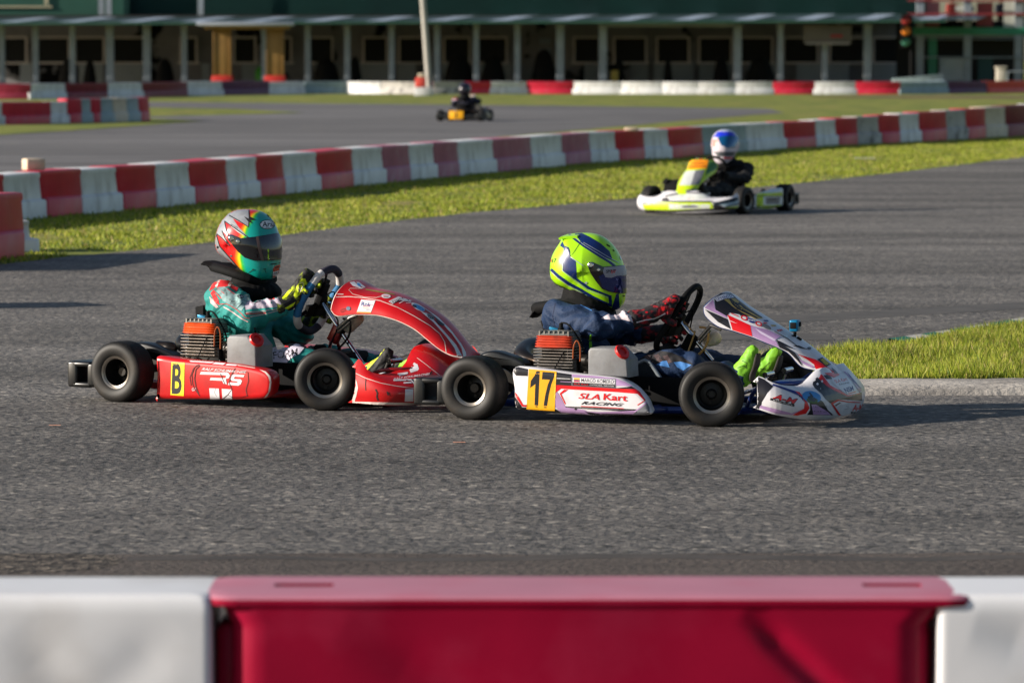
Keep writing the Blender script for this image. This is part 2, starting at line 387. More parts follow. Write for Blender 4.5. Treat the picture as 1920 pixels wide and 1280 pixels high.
for i_, pp in enumerate((((-200, 548, 2), (400, 541, 3), (760, 536, 2)), ((620, 578, 2), (900, 569, 3), (1240, 560, 1.5)), ((940, 470, 2), (1300, 462, 3), (1700, 446, 2)), ((1200, 590, 8), (1500, 592, 14), (2050, 560, 12)), ((1000, 640, 8), (1400, 622, 16), (1560, 628, 12)))):
    sheet('skid_mark', px(*[(a, b) for a, b, c in pp], *[(a, b + c) for a, b, c in pp[::-1]]), .0046 + i_ * .0002, M('skid_rubber', (78, 74, 70), .75, var=.3, sc=5), .03, .1, 20 + i_)
for nm, pp, s_ in (('tyre_mark', [(1000, 634), (1500, 622), (1560, 640), (1240, 668), (1000, 650)], 11), ('tyre_mark', [(1490, 560), (2000, 530), (2000, 612), (1650, 640), (1540, 640)], 12)):
    pass
# kerb and the raised grass island on the right
kb = G(1500, 743); y0k = kb.y; yk1 = y0k + .29
m = MB(); rows = []
xs = np.arange(.85, 9.0, .04)
for x in xs:
    e = noise.noise(Vector((x * 1.1, 3, 0))) * .018; e2 = noise.noise(Vector((x * 6, 7, 0))) * .007; br = max(0, noise.noise(Vector((x * .8 + 4.2, 1, 5)))) * .02 + (.028 if 2.35 < x < 3.6 else 0) * (.6 + noise.noise(Vector((x * 5, 0, 0))))
    bend = .05 * max(0, x - 1.5) ** 1.4 * .6
    rows.append([(x, y0k + e + e2 + bend, -.01), (x, y0k + .012 + e2 + bend, .034 - br + e2), (x, y0k + .05 + e + bend, .054 - br * .8 + e2), (x, y0k + .17 + bend, .060 + e2 * .5), (x, yk1 + bend, .058 + e2 * .6), (x, yk1 + .02 + bend, -.01)])
m.grid(rows); tag(m.build('kerb', conc, ang=60), kind='structure')
far = px((1440, 690), (1560, 678), (1620, 672), (1700, 662), (1800, 648), (1920, 628), (2300, 560))
ISL = [(x, yk1 + .05 * max(0, x - 1.5) ** 1.4 * .6 - .01, .05) for x in (.85, 1.5, 2.2, 3, 4, 5, 6, 7, 9)] + [(p.x, p.y, .05) for p in far[::-1]]
m = MB(); m.poly([(a, b, .052) for a, b, c in ISL]); mb_ = m.bm(); r_ = bmesh.ops.extrude_face_region(mb_, geom=mb_.faces[:])
for v in [q for q in r_['geom'] if isinstance(q, bmesh.types.BMVert)]: v.co.z = -.01
bmesh.ops.recalc_face_normals(mb_, faces=mb_.faces); me = bpy.data.meshes.new('grass_island'); mb_.to_mesh(me); mb_.free()
tag(link('grass_island', me, grass_g), kind='structure')
# painted edge kerb behind the island
m = MB(); q = [G(a, b) for a, b in ((1740, 655), (1800, 646), (1850, 638), (1920, 626), (2010, 610), (2100, 594))]
for i in range(len(q) - 1):
    for k in range(2):
        a = q[i].lerp(q[i + 1], k / 2); b = q[i].lerp(q[i + 1], (k + 1) / 2); d = (b - a).normalized(); nn = Vector((-d.y, d.x, 0)) * .22
        m.mi = (i * 2 + k) % 2; m.add([a + Vector((0, 0, .02)), b + Vector((0, 0, .02)), b + nn + Vector((0, 0, .05)), a + nn + Vector((0, 0, .05)), a + nn, b + nn], [(0, 1, 2, 3), (3, 2, 5, 4)])
tag(m.build('painted_kerb', [M('kerb_green', (20, 112, 88), .7), M('kerb_white', (200, 194, 184), .7)]), kind='structure')

# ------------------------------------------------------------ grass blades
def blades(name, poly, n, hmin, hmax, wd, zb=0, dens=None, seed=1, mats=None):
    rng = np.random.RandomState(seed); P = np.array([(p[0], p[1]) for p in poly]); lo = P.min(0); hi = P.max(0); pts = []
    while len(pts) < n:
        c = lo + rng.rand(n, 2) * (hi - lo); ins = np.zeros(len(c), bool); j = len(P) - 1
        for i in range(len(P)):
            xi, yi = P[i]; xj, yj = P[j]
            if yi != yj: ins ^= ((yi > c[:, 1]) != (yj > c[:, 1])) & (c[:, 0] < (xj - xi) * (c[:, 1] - yi) / (yj - yi) + xi)
            j = i
        c = c[ins]; q = np.array([noise.noise(Vector((a * 1.4, b * .9, seed))) for a, b in c]) * .5 + .5; c = c[rng.rand(len(c)) < (q * 2.2 - .45)]
        pts += list(c)
    pts = np.array(pts[:n]); h = hmin + (hmax - hmin) * rng.rand(n) ** 2; hn = np.array([.65 + .9 * max(0, noise.noise(Vector((a * 2.2, b * 1.1, seed + 5))) + .3) for a, b in pts]); h = h * hn
    a = rng.rand(n) * 2 * pi; w_ = wd * (.5 + rng.rand(n)); ln = (rng.rand(n, 2) - .5) * h[:, None] * 1.1
    v = np.zeros((n, 3, 3)); v[:, 0, 0] = pts[:, 0] - np.cos(a) * w_; v[:, 0, 1] = pts[:, 1] - np.sin(a) * w_; v[:, 1, 0] = pts[:, 0] + np.cos(a) * w_; v[:, 1, 1] = pts[:, 1] + np.sin(a) * w_
    v[:, 2, 0] = pts[:, 0] + ln[:, 0]; v[:, 2, 1] = pts[:, 1] + ln[:, 1]; v[:, 2, 2] = h; v[:, :, 2] += zb
    me = bpy.data.meshes.new(name); me.vertices.add(n * 3); me.vertices.foreach_set('co', v.ravel().astype(np.float32)); me.loops.add(n * 3); me.loops.foreach_set('vertex_index', np.arange(n * 3, dtype=np.int32))
    me.polygons.add(n); me.polygons.foreach_set('loop_start', np.arange(0, n * 3, 3, dtype=np.int32)); 
    me.update(calc_edges=True)
    for m_ in mats: me.materials.append(m_)
    me.polygons.foreach_set('material_index', rng.choice(len(mats), n, p=[.42, .3, .16, .12]).astype(np.int32)); me.update()
    o = bpy.data.objects.new(name, me); SC.collection.objects.link(o); return tag(o, kind='stuff')
def gm(n_, c):
    m = M(n_, c, .6, var=.35, sc=2.2, spec=.3); b = m.node_tree.nodes['Principled BSDF']; nt_ = m.node_tree
    tr = nt_.nodes.new('ShaderNodeBsdfTranslucent'); ad = nt_.nodes.new('ShaderNodeMixShader'); ad.inputs[0].default_value = .35
    out = nt_.nodes['Material Output']; src = b.inputs['Base Color'].links[0].from_socket; nt_.links.new(src, tr.inputs[0])
    nt_.links.new(b.outputs[0], ad.inputs[1]); nt_.links.new(tr.outputs[0], ad.inputs[2]); nt_.links.new(ad.outputs[0], out.inputs[0]); return m
GM = [gm('grass_a', (144, 158, 48)), gm('grass_b', (170, 172, 64)), gm('grass_c', (84, 108, 34)), gm('grass_dry', (178, 160, 100))]
isl = [p for p in ISL if p[0] < 5.5]
tag(blades('grass', [p[:2] for p in ISL if p[0] < 3.6] , 60000, .015, .065, .0035, .05, seed=2, mats=GM), 'green grass growing on the island behind the kerb', 'grass')
BASE = [(-400, 455), (-60, 424), (0, 418), (70, 409), (160, 401), (300, 389), (430, 376), (540, 363), (600, 357), (730, 342), (860, 330), (1000, 317), (1110, 306), (1260, 297), (1400, 284), (1480, 279), (1600, 272), (1700, 268), (1810, 262), (1920, 255), (2100, 247)]
strip = [tuple(p)[:2] for p in EDGE[1:-1]] + [tuple(G(a, b))[:2] for a, b in BASE[::-1]]
tag(blades('grass', strip, 130000, .012, .045, .008, 0, seed=3, mats=GM), 'sunlit grass strip between the track and the block wall', 'grass')

# ------------------------------------------------------------ plastic barrier blocks
BW = M('barrier_white', (222, 222, 222), .5, var=.06, sc=3, dirt=(140, 132, 124), dsc=5, damt=.5, dstr=(1, 1, .5), bump=.15, bsc=9)
BR = M('barrier_red', (198, 30, 60), .45, var=.12, sc=3, dirt=(196, 92, 104), dsc=4, damt=.35, bump=.15, bsc=9)
BF = M('barrier_faded', (176, 104, 124), .6, var=.15, sc=3, dirt=(190, 150, 158), dsc=5, damt=.5, bump=.15)
BP = M('barrier_purple', (92, 48, 86), .55, var=.2, sc=3, dirt=(120, 80, 100), dsc=5)
BG = M('barrier_blue_grey', (150, 168, 172), .55, var=.1, sc=3, dirt=(110, 112, 112), dsc=5)
BC = M('barrier_cream', (206, 190, 166), .55, var=.1, sc=3, dirt=(150, 130, 110), dsc=5)
BSM = M('barrier_salmon', (232, 84, 72), .5, var=.08, sc=3)
BD = M('barrier_dirty', (176, 172, 166), .6, var=.1, sc=2, dirt=(60, 58, 56), dsc=3.2, damt=.9)
BDR = M('barrier_dark_red', (122, 14, 44), .5, var=.2, sc=3, dirt=(150, 50, 70), dsc=4)
BM = {'w': (BW, 'white'), 'r': (BR, 'red'), 'f': (BF, 'faded pink'), 'p': (BP, 'purple'), 'g': (BG, 'blue grey'), 'c': (BC, 'cream'), 's': (BSM, 'salmon red'), 'd': (BD, 'sooty white'), 'k': (BDR, 'dark red')}
def barrier(a, b, H, k, label, group, T=.34, lean=0):
    """block from ground point a to b; whites flare at the foot, reds hang over at the top"""
    a = Vector((a.x, a.y, 0)); b = Vector((b.x, b.y, 0)); d = b - a; L = d.length; d.normalize(); n = Vector((-d.y, d.x, 0))
    if n.y < 0: n = -n
    m = MB(); wide_low = k in 'wgcd'; s = .055; hl = .40 * H
    def ring(x0, x1, y0, y1, zz):
        P = []
        r = .03
        for cx, cy, a0 in ((x1 - r, y1 - r, 0), (x0 + r, y1 - r, 90), (x0 + r, y0 + r, 180), (x1 - r, y0 + r, 270)):
            for q in (0, 45, 90): t = radians(a0 + q); P.append(Vector((cx + r * cos(t), cy + r * sin(t), zz)))
        return P
    lo, hi = ((-s, L + s), (.012, L - .012)) if wide_low else ((s, L - s), (-.012, L + .012))
    R_ = [ring(lo[0], lo[1], -.035, T + .035, 0.0), ring(lo[0], lo[1], -.030, T + .03, hl * .9), ring(lo[0], lo[1], -.02, T + .02, hl)]
    R_ += [ring(hi[0], hi[1], 0, T, hl + .012), ring(hi[0], hi[1], .02, T - .02, H * .86), ring(hi[0] - .004, hi[1] + .004, .01, T - .01, H * .9), ring(hi[0] - .004, hi[1] + .004, .012, T - .012, H * .985), ring(hi[0] + .01, hi[1] - .01, .025, T - .025, H)]
    m.loft(R_); o = m.build('barrier_block', BM[k][0], ang=50)
    for v in o.data.vertices:
        v.co += noise.noise_vector(Vector(v.co) * 2.3 + a) * .012
    o.location = a; o.rotation_euler = (0, 0, atan2(d.y, d.x)) if n.dot(Vector((-d.y, d.x, 0))) > 0 else (0, 0, atan2(d.y, d.x))
    if lean: o.rotation_euler[1] = lean
    return tag(o, label, 'barrier', group)
def interp_base(x, tab):
    return float(np.interp(x, [p[0] for p in tab], [p[1] for p in tab]))
# the long block wall across the picture
seq = [(-230, 'r'), (-150, 'w'), (-75, 'r'), (10, 'w'), (80, 'r'), (155, 'w'), (223, 'r'), (294, 'w'), (358, 'r'), (427, 'w'), (483, 'r'), (533, 'w'), (596, 'r'), (662, 'w'), (719, 'f'), (769, 'w'), (816, 'f'), (861, 'w'), (926, 'f'), (997, 'w'), (1056, 'f'), (1106, 'w'), (1156, 'r'), (1209, 'w'), (1256, 'r'), (1318, 'g'), (1400, 'w'), (1471, 'r'), (1530, 'w'), (1568, 'r'), (1608, 'd'), (1649, 'r'), (1688, 'w'), (1725, 'r'), (1775, 'd'), (1812, 'r'), (1848, 'c'), (1886, 'k'), (1935, 'w'), (1980, 'r'), (2030, None)]
HT = [(-300, .45), (0, .43), (1500, .44), (1700, .52), (1920, .60), (2100, .62)]
def nth(i): return ['first', 'second', 'third', 'fourth', 'fifth', 'sixth', 'seventh', 'eighth', 'ninth', 'tenth', 'eleventh', 'twelfth', 'thirteenth', 'fourteenth', 'fifteenth', 'sixteenth', 'seventeenth', 'eighteenth', 'nineteenth', 'twentieth'][i]
cnt = {}
for (x0, k), (x1, _) in zip(seq, seq[1:]):
    if k is None: break
    if x1 <= 0: lab = BM[k][1] + ' barrier block of the long grass-edge wall left of the picture'
    else:
        c = 'rw'[BM[k][1] in ('white', 'blue grey', 'cream', 'sooty white')]; i = cnt.get(k, 0); cnt[k] = i + 1
        lab = '%s block, %s %s from the left in the long wall' % (BM[k][1], nth(i), BM[k][1])
    barrier(G(x0, interp_base(x0, BASE)), G(x1, interp_base(x1, BASE)), float(np.interp(x0, [h[0] for h in HT], [h[1] for h in HT])), k, lab, 'blocks of the long wall behind the grass strip')
# the far wall in front of the garages
FB = [(-100, 185), (0, 187), (270, 183), (350, 180), (600, 176), (800, 177), (1000, 176.5), (1300, 177), (1700, 177), (1920, 174), (2000, 173)]
seq = [(-110, 'w'), (-50, 'k'), (57, 'w'), (124, 'k'), (203, 'w'), (268, 'k'), (352, 'w'), (418, 'p'), (505, 'w'), (572, 'g'), (650, 'w'), (714, 'd'), (785, 'f'), (812, 'd'), (872, 'r'), (920, 'w'), (988, 'r'), (1075, 'w'), (1165, 'w'), (1240, 'w'), (1310, 'w'), (1380, 'w'), (1450, 'r'), (1527, 'w'), (1605, 'r'), (1688, 'g'), (1778, 'p'), (1851, 's'), (1935, 'w'), (2000, None)]
cnt = {}
for (x0, k), (x1, _) in zip(seq, seq[1:]):
    if k is None: break
    i = cnt.get(k, 0); cnt[k] = i + 1
    barrier(G(x0, interp_base(x0, FB)), G(x1, interp_base(x1, FB)), .50 if x0 > 500 else .55, k, '%s block, %s %s from the left in the far wall' % (BM[k][1], nth(i), BM[k][1]), 'blocks of the far wall before the garages')
a_, b_ = G(1672, 175), G(1768, 175); o = barrier(a_, b_, .42, 'g', 'grey tilted block lying askew on top of the far wall', 'blocks of the far wall before the garages'); o.location = (a_.x, a_.y - .5, .18); o.rotation_euler[1] = -.09
# short wall at the left
seq = [(-90, 'r'), (-20, 'w'), (6, 'r'), (96, 'w'), (128, 'r'), (154, 'g'), (172, 'r'), (190, 'g'), (214, 'c'), (240, 'g'), (262, 'r'), (281, None)]; cnt = {}
LB = [(-100, 236), (0, 235), (128, 232), (214, 230), (281, 227)]
for (x0, k), (x1, _) in zip(seq, seq[1:]):
    if k is None: break
    i = cnt.get(k, 0); cnt[k] = i + 1
    barrier(G(x0, interp_base(x0, LB)), G(x1, interp_base(x1, LB)), .50 if x0 < 120 else .56, k, '%s block, %s %s from the left in the short wall' % (BM[k][1], nth(i), BM[k][1]), 'blocks of the short wall at the left', T=.3)
# red block cut by the left border, with a white one peeping out behind it
p0 = G(-62, 493); p1 = G(46, 480); barrier(p0, p1, .48, 'r', 'big red barrier block cut off by the left border', 'blocks near the left border', T=.5)
p0 = G(-60, 477); p1 = G(54, 475); barrier(Vector((p0.x, p0.y + .25, 0)), Vector((p1.x, p1.y + .25, 0)), .24, 'w', 'low white block peeping out behind the big red one at the left border', 'blocks near the left border', T=.45)
for a4, lab4 in (((-190, 511, -64, 494), 'red barrier block just outside the left border, nearest the track edge'), ((-330, 583, -215, 578.5), 'unseen red block added beyond the left border for its shadow streak')):  # the second, unseen block is added to throw a thin shadow across the asphalt
    barrier(G(*a4[:2]), G(*a4[2:]), .48, 'r', lab4, 'blocks near the left border', T=.5)
# oddments on and by the wall
o = MB().box((0, 0, .05), (.19, .14, .11)).build('foam_block', M('foam_cream', (206, 188, 164), .8, dirt=(150, 130, 105)), bevel=.015); q = at(63, 326, G(63, 408).y + .25); o.location = (q.x, q.y, .44); o.rotation_euler = (0, 0, .5); tag(o, 'cream foam block resting on the long wall near the left border', 'block')
o = MB().box((0, 0, .03), (.2, .16, .05)).build('foam_block', M('foam_cream', (0, 0, 0)), bevel=.01); q = at(1184, 241, G(1184, 302).y + .2); o.location = (q.x, q.y, .425); tag(o, 'small pale foam scrap on top of the long wall by the pink blocks', 'block')
m = MB(); m.grid([[(x * .05, y * .04, .02 + .02 * noise.noise(Vector((x, y, 3)))) for x in range(-3, 4)] for y in range(-3, 4)]); o = m.build('paper_scrap', M('paper', (225, 215, 205), .8), solid=.002); q = G(1622, 303); o.location = (q.x, q.y, .03); tag(o, 'crumpled white paper scrap lying on the grass strip', 'litter')
m = MB(); m.grid([[(x * .012, y * .010, .004 + .004 * noise.noise(Vector((x, y, 9)))) for x in range(-2, 3)] for y in range(-1, 2)]); o = m.build('leaf', M('leaf_pink', (216, 150, 120), .7), solid=.001); q = G(861, 833); o.location = (q.x, q.y, .006); tag(o, 'small pinkish dry leaf on the asphalt below the red kart', 'leaf', 'dry leaves on the asphalt')
o2 = o.copy(); SC.collection.objects.link(o2); q = G(103, 801); o2.location = (q.x, q.y, .006); o2['label'] = 'small yellowish dry leaf on the asphalt at the far left'

# ------------------------------------------------------------ foreground barrier
Y0 = 8.43; fs = Y0 / F
def fgx(p): return (p - 960) * fs
FR = M('near_red', (148, 0, 44), .6, spec=.12, var=.10, sc=2.5, dirt=(196, 70, 104), dsc=3, damt=.25, bump=.06, bsc=6, coat=.1)
FTP = M('near_red_bleached', (186, 120, 138), .5, var=.1, sc=3, dirt=(190, 80, 100), dsc=4, damt=.4)
FWm = M('near_white', (226, 226, 228), .42, var=.05, sc=2, dirt=(176, 168, 160), dsc=3, damt=.5, bump=.06, bsc=6)
H0 = .46
def rr_ring(x0, x1, y0, y1, zz, r, n=5):
    P = []
    for cx, cy, a0 in ((x1 - r, y1 - r, 0), (x0 + r, y1 - r, 90), (x0 + r, y0 + r, 180), (x1 - r, y0 + r, 270)):
        for q in range(n + 1): t = radians(a0 + 90 * q / n); P.append(Vector((cx + r * cos(t), cy + r * sin(t), zz)))
    return P
def dense(rg, k=40):
    out = []; n = len(rg)
    for i in range(n):
        a, b = rg[i], rg[(i + 1) % n]; q = max(1, int((b - a).length / .03))
        for j in range(q): out.append(a.lerp(b, j / q))
    return out
def near_block(x0, x1, fx0, fx1, mat, label, slots, dents, lip=1):
    m = MB(); T = .33; prof = []; RR = (.065, .065) if lip else (.012, .014)
    for zz, i, fl in (((0, -.05, 0), (.15, -.05, 0), (.17, 0, 0), (.40, .004, 0), (.434, .003, .3), (.440, -.001, 1), (.444, -.002, 1), (.452, -.001, 1), (.457, .004, 1), (.460, .016, 1)) if lip else ((0, 0, 0), (.15, 0, 0), (.17, 0, 0), (.38, .004, 0), (.43, .005, 0), (.445, .008, 0), (.455, .014, 0), (.460, .024, 0))):
        a = x0 * (1 - fl) + fx0 * fl; b = x1 * (1 - fl) + fx1 * fl; prof.append(dense(rr_ring(a + i * .4, b - i * .4, i, T - i, zz, RR[0] if fl < .5 else RR[1])))
    n = min(len(p) for p in prof)
    prof = [resample(p, 420) for p in prof]; rings = []
    for a, b in zip(prof, prof[1:]):
        k = max(1, int((b[0].z - a[0].z) / .009))
        for q in range(k): rings.append([u.lerp(v, q / k) for u, v in zip(a, b)])
    rings.append(prof[-1])
    for i_, in_ in ((.03, .0005), (.06, .001)): rings.append([p + (Vector(((x0 + x1) / 2, T / 2, p.z)) - p) * i_ * 2 + Vector((0, 0, in_)) for p in prof[-1]])
    m.loft(rings)
    if lip:
        n0 = len(m.f); m.m = [1 if all(m.v[i][2] > .4515 for i in f) else q for f, q in zip(m.f, m.m)]
    o = m.build('barrier_block', [mat, FTP] if lip else mat, ang=45)
    for v in o.data.vertices:
        c = v.co
        for dx, dz, ux, uz, wd, dp in dents:             # creases in the skin
            s_ = (c.x - dx) * ux + (c.z - dz) * uz; t_ = -(c.x - dx) * uz + (c.z - dz) * ux
            if c.y < .1 and 0 < s_ < .3: c.y += dp * math.exp(-(t_ / wd) ** 2) * min(1, s_ * 12)
        c.y += .006 * noise.noise(Vector((c.x * 3, 0, c.z * 4)))
    o.location = (0, Y0, 0)
    for sx in slots:                                        # handling slots in the top
        s_ = MB(); s_.box((sx, T * .5, H0 - .03), (.115, .05, .12)); c_ = s_.build('cut', mat); c_.location = (0, Y0, 0)
        bo = o.modifiers.new('b', 'BOOLEAN'); bo.object = c_; bo.operation = 'DIFFERENCE'; bo.solver = 'EXACT'; bpy.context.view_layer.update()
        nm = bpy.data.meshes.new_from_object(o.evaluated_get(bpy.context.evaluated_depsgraph_get())); o.modifiers.clear(); o.data = nm; nm.shade_smooth(); nm.set_sharp_from_angle(angle=radians(25)); bpy.data.objects.remove(c_)
    return tag(o, label, 'barrier', 'near blocks along the bottom edge')
def resample(P, n):
    L = [0]; 
    for i in range(len(P)): L.append(L[-1] + (P[(i + 1) % len(P)] - P[i]).length)
    out = []
    for k in range(n):
        d = L[-1] * k / n; i = min(np.searchsorted(L, d, side='right') - 1, len(P) - 1); t = (d - L[i]) / max(L[i + 1] - L[i], 1e-9); out.append(P[i].lerp(P[(i + 1) % len(P)], t))
    return out
near_block(fgx(425), fgx(1752), fgx(372), fgx(1850), FR, 'big red plastic block across the bottom of the picture', [fgx(560), fgx(1690)], [(fgx(1400), .43, .72, -.69, .022, .014), (fgx(640), .40, .5, -.3, .03, .006)])
m = MB(); m.box(((fgx(396) + fgx(1759)) / 2, .165, .20), (fgx(1759) - fgx(396), .20, .40)); tg = m.build('end_tongue', FR, [o for o in SC.objects if o.name.startswith('barrier_block') and 'across the bottom' in o.get('label', '')][0], bevel=.02)
near_block(fgx(-700), fgx(394), fgx(-700), fgx(394), FWm, 'big white plastic block at the bottom left corner', [], [(fgx(20), .40, .6, -.8, .05, .004), (fgx(330), .40, -.7, -.7, .05, .004)], 0)
near_block(fgx(1762), fgx(2900), fgx(1762), fgx(2900), FWm, 'big white plastic block at the bottom right corner', [], [(fgx(1830), .40, .9, -.3, .04, .006)], 0)
# ------------------------------------------------------------ materials of the karts
rubber = M('rubber', (20, 19, 19), .72, var=.25, sc=9, bump=.35, bsc=120, dirt=(62, 56, 50), dsc=9, damt=.4, spec=.3)
sidewall = M('sidewall', (27, 25, 23), .58, var=.18, sc=12, dirt=(96, 84, 70), dsc=7, damt=.30, spec=.45)
alu = M('rim_metal', (150, 142, 132), .32, .9, sc=30)
dkalu = M('dark_metal', (60, 58, 56), .42, .8, sc=25, dirt=(20, 18, 16), dsc=20)
chrome = M('chrome', (215, 215, 215), .12, 1.0, var=.03)
blackp = M('black_plastic', (12, 13, 14), .34, var=.2, dirt=(60, 58, 55), dsc=14, damt=.3, spec=.6)
matblk = M('matt_black', (9, 9, 10), .8, var=.2, spec=.2)
greyp = M('grey_plastic', (122, 123, 125), .5, var=.1, sc=10, dirt=(92, 88, 84), dsc=16, damt=.45, bump=.1)
redcap = M('red_cap', (200, 26, 20), .4)
bottle_m = M('bottle_plastic', (225, 210, 190), .35, var=.06, trans=.15)
copper = M('copper_hose', (150, 74, 34), .35, .3)
head_red = M('head_red', (188, 62, 34), .5, .1, dirt=(70, 40, 30), dsc=20)
head_org = M('head_orange', (232, 84, 18), .45, .1, dirt=(120, 60, 25), dsc=20)
head_gry = M('head_grey', (140, 136, 128), .5, .5, dirt=(60, 55, 50), dsc=22)
fin_m = M('fin_metal', (190, 182, 174), .3, .85, dirt=(40, 34, 30), dsc=30)
floor_m = M('floor_metal', (56, 57, 60), .4, .7, dirt=(50, 48, 46), dsc=12)
red = M('kart_red', (196, 14, 18), .33, var=.06, coat=.25, dirt=(96, 14, 12), dsc=9, damt=.45)
redd = M('frame_red', (130, 16, 16), .35, .2, coat=.2)
blue = M('frame_blue', (8, 40, 104), .35, .2, coat=.3)
white = M('vinyl_white', (218, 216, 220), .35, var=.05, coat=.2, dirt=(150, 140, 132), dsc=12, damt=.35)
lilac = M('vinyl_lilac', (172, 138, 182), .35, var=.2, sc=7, coat=.2)
vred = M('vinyl_red', (216, 16, 24), .33, var=.06, coat=.2)
vblk = M('vinyl_black', (30, 28, 33), .36, var=.12, coat=.2)
vgry = M('vinyl_grey', (110, 112, 118), .4)
yel = M('plate_yellow', (240, 172, 8), .45, var=.05)
yelB = M('plate_lemon', (240, 214, 16), .45, var=.05)
vblu = M('vinyl_blue', (20, 44, 120), .4)
vgrn = M('vinyl_green', (60, 92, 40), .4)
vsky = M('vinyl_sky', (50, 130, 190), .4)
vcream = M('gold_plate', (190, 160, 84), .4, var=.12)
scuff = M('scuff', (84, 22, 20), .7, var=.4, sc=40)
scuffd = M('tyre_scuff', (38, 18, 18), .7, var=.4, sc=40)
lime = M('kart_lime', (186, 214, 18), .38, coat=.2)
orange = M('plate_orange', (238, 140, 8), .45)
camblue = M('camera_blue', (8, 120, 165), .35, .3)

def wheel(parent, x, y, rad, wid, side, steer=0, fr=None, simple=False):
    """side -1: outside faces -y"""
    hub = MB(); s = side; a = Vector((0, s, 0)); h = wid / 2; rr = .071 if wid < .12 else .067
    hub.lathe((0, 0, 0), a, [(.012, -h * .8), (.030, -h * .8), (.034, -h * .5), (.046, -h * .48), (.046, -h * .38), (.022, -h * .3), (.018, 0), (.015, h * .03), (.013, -h * .1), (.002, -h * .1)], 20)
    for k in range(3):
        t = k * 2 * pi / 3 + .4; hub.box((.034 * cos(t), s * (-h * .34), .034 * sin(t)), (.010, .010, .010), ry=-t)
    o = hub.build('wheel', [dkalu], parent, ang=40); o.location = (x, y, rad); o.rotation_euler = (0, random.random() * 6, 0)
    o.rotation_euler = (0, 0, steer)
    T = MB(); R = rad
    prof = [(rr, h * .80), (rr + .006, h * .93), (rr + .018, h * 1.0), (R * .74, h * 1.06), (R * .86, h * 1.03), (R * .94, h * .93), (R * .985, h * .78), (R, h * .5), (R, 0)]
    full = prof + [(r, -d) for r, d in prof[-2::-1]]
    T.lathe((0, 0, 0), a, full, 56, cap=False)
    T.m = [1 if (i // 56) < 5 or (i // 56) >= len(full) - 6 else 0 for i in range(len(T.m))]
    T.build('tyre', [rubber, sidewall], o, ang=50, recalc=True)
    Rm = MB()
    Rm.lathe((0, 0, 0), a, [(rr - .004, h * .84), (rr + .004, h * .90), (rr + .003, h * .80), (rr - .008, h * .74), (rr - .012, -h * .3), (.044, -h * .5), (.044, -h * .6), (rr - .006, -h * .7), (rr - .004, -h * .84), (rr + .004, -h * .9), (rr + .001, -h * .80)], 48, cap=False)
    Rm.m = [0 if (i // 48) < 3 or (i // 48) > 8 else 1 for i in range(len(Rm.m))]
    Rm.build('rim', [alu, dkalu], o, ang=40)
    return o

def sweep_surface(fr, C, E, wid, cC, n=30, m=22, pw=1.0, thick=.005):
    """shield panel: centre line C (pixels, y=0), near edge E (pixels, y=-w), mirrored across y=0"""
    Cl = [fr.L(p[0], p[1], 0) for p in z(cC, C)]; El = [fr.L(p[0], p[1], -w_) for p, w_ in zip(z(cC, E), wid)]
    Wd = [Vector((w_, 0, 0)) for w_ in wid]
    k = 4; Cs = cm(Cl, k); Es = cm(El, k); Ws = cm(Wd, k); rows = []
    for c, e, w_ in zip(Cs, Es, Ws):
        r = []
        for j in range(m + 1):
            t = -pi / 2 + pi * j / m; q = (1 - cos(t)) ** pw; sy = (1 if t > 0 else -1) * abs(sin(t)) ** .85
            r.append(Vector((c.x + (e.x - c.x) * q, w_.x * sy, c.z + (e.z - c.z) * q)))
        rows.append(r)
    return rows

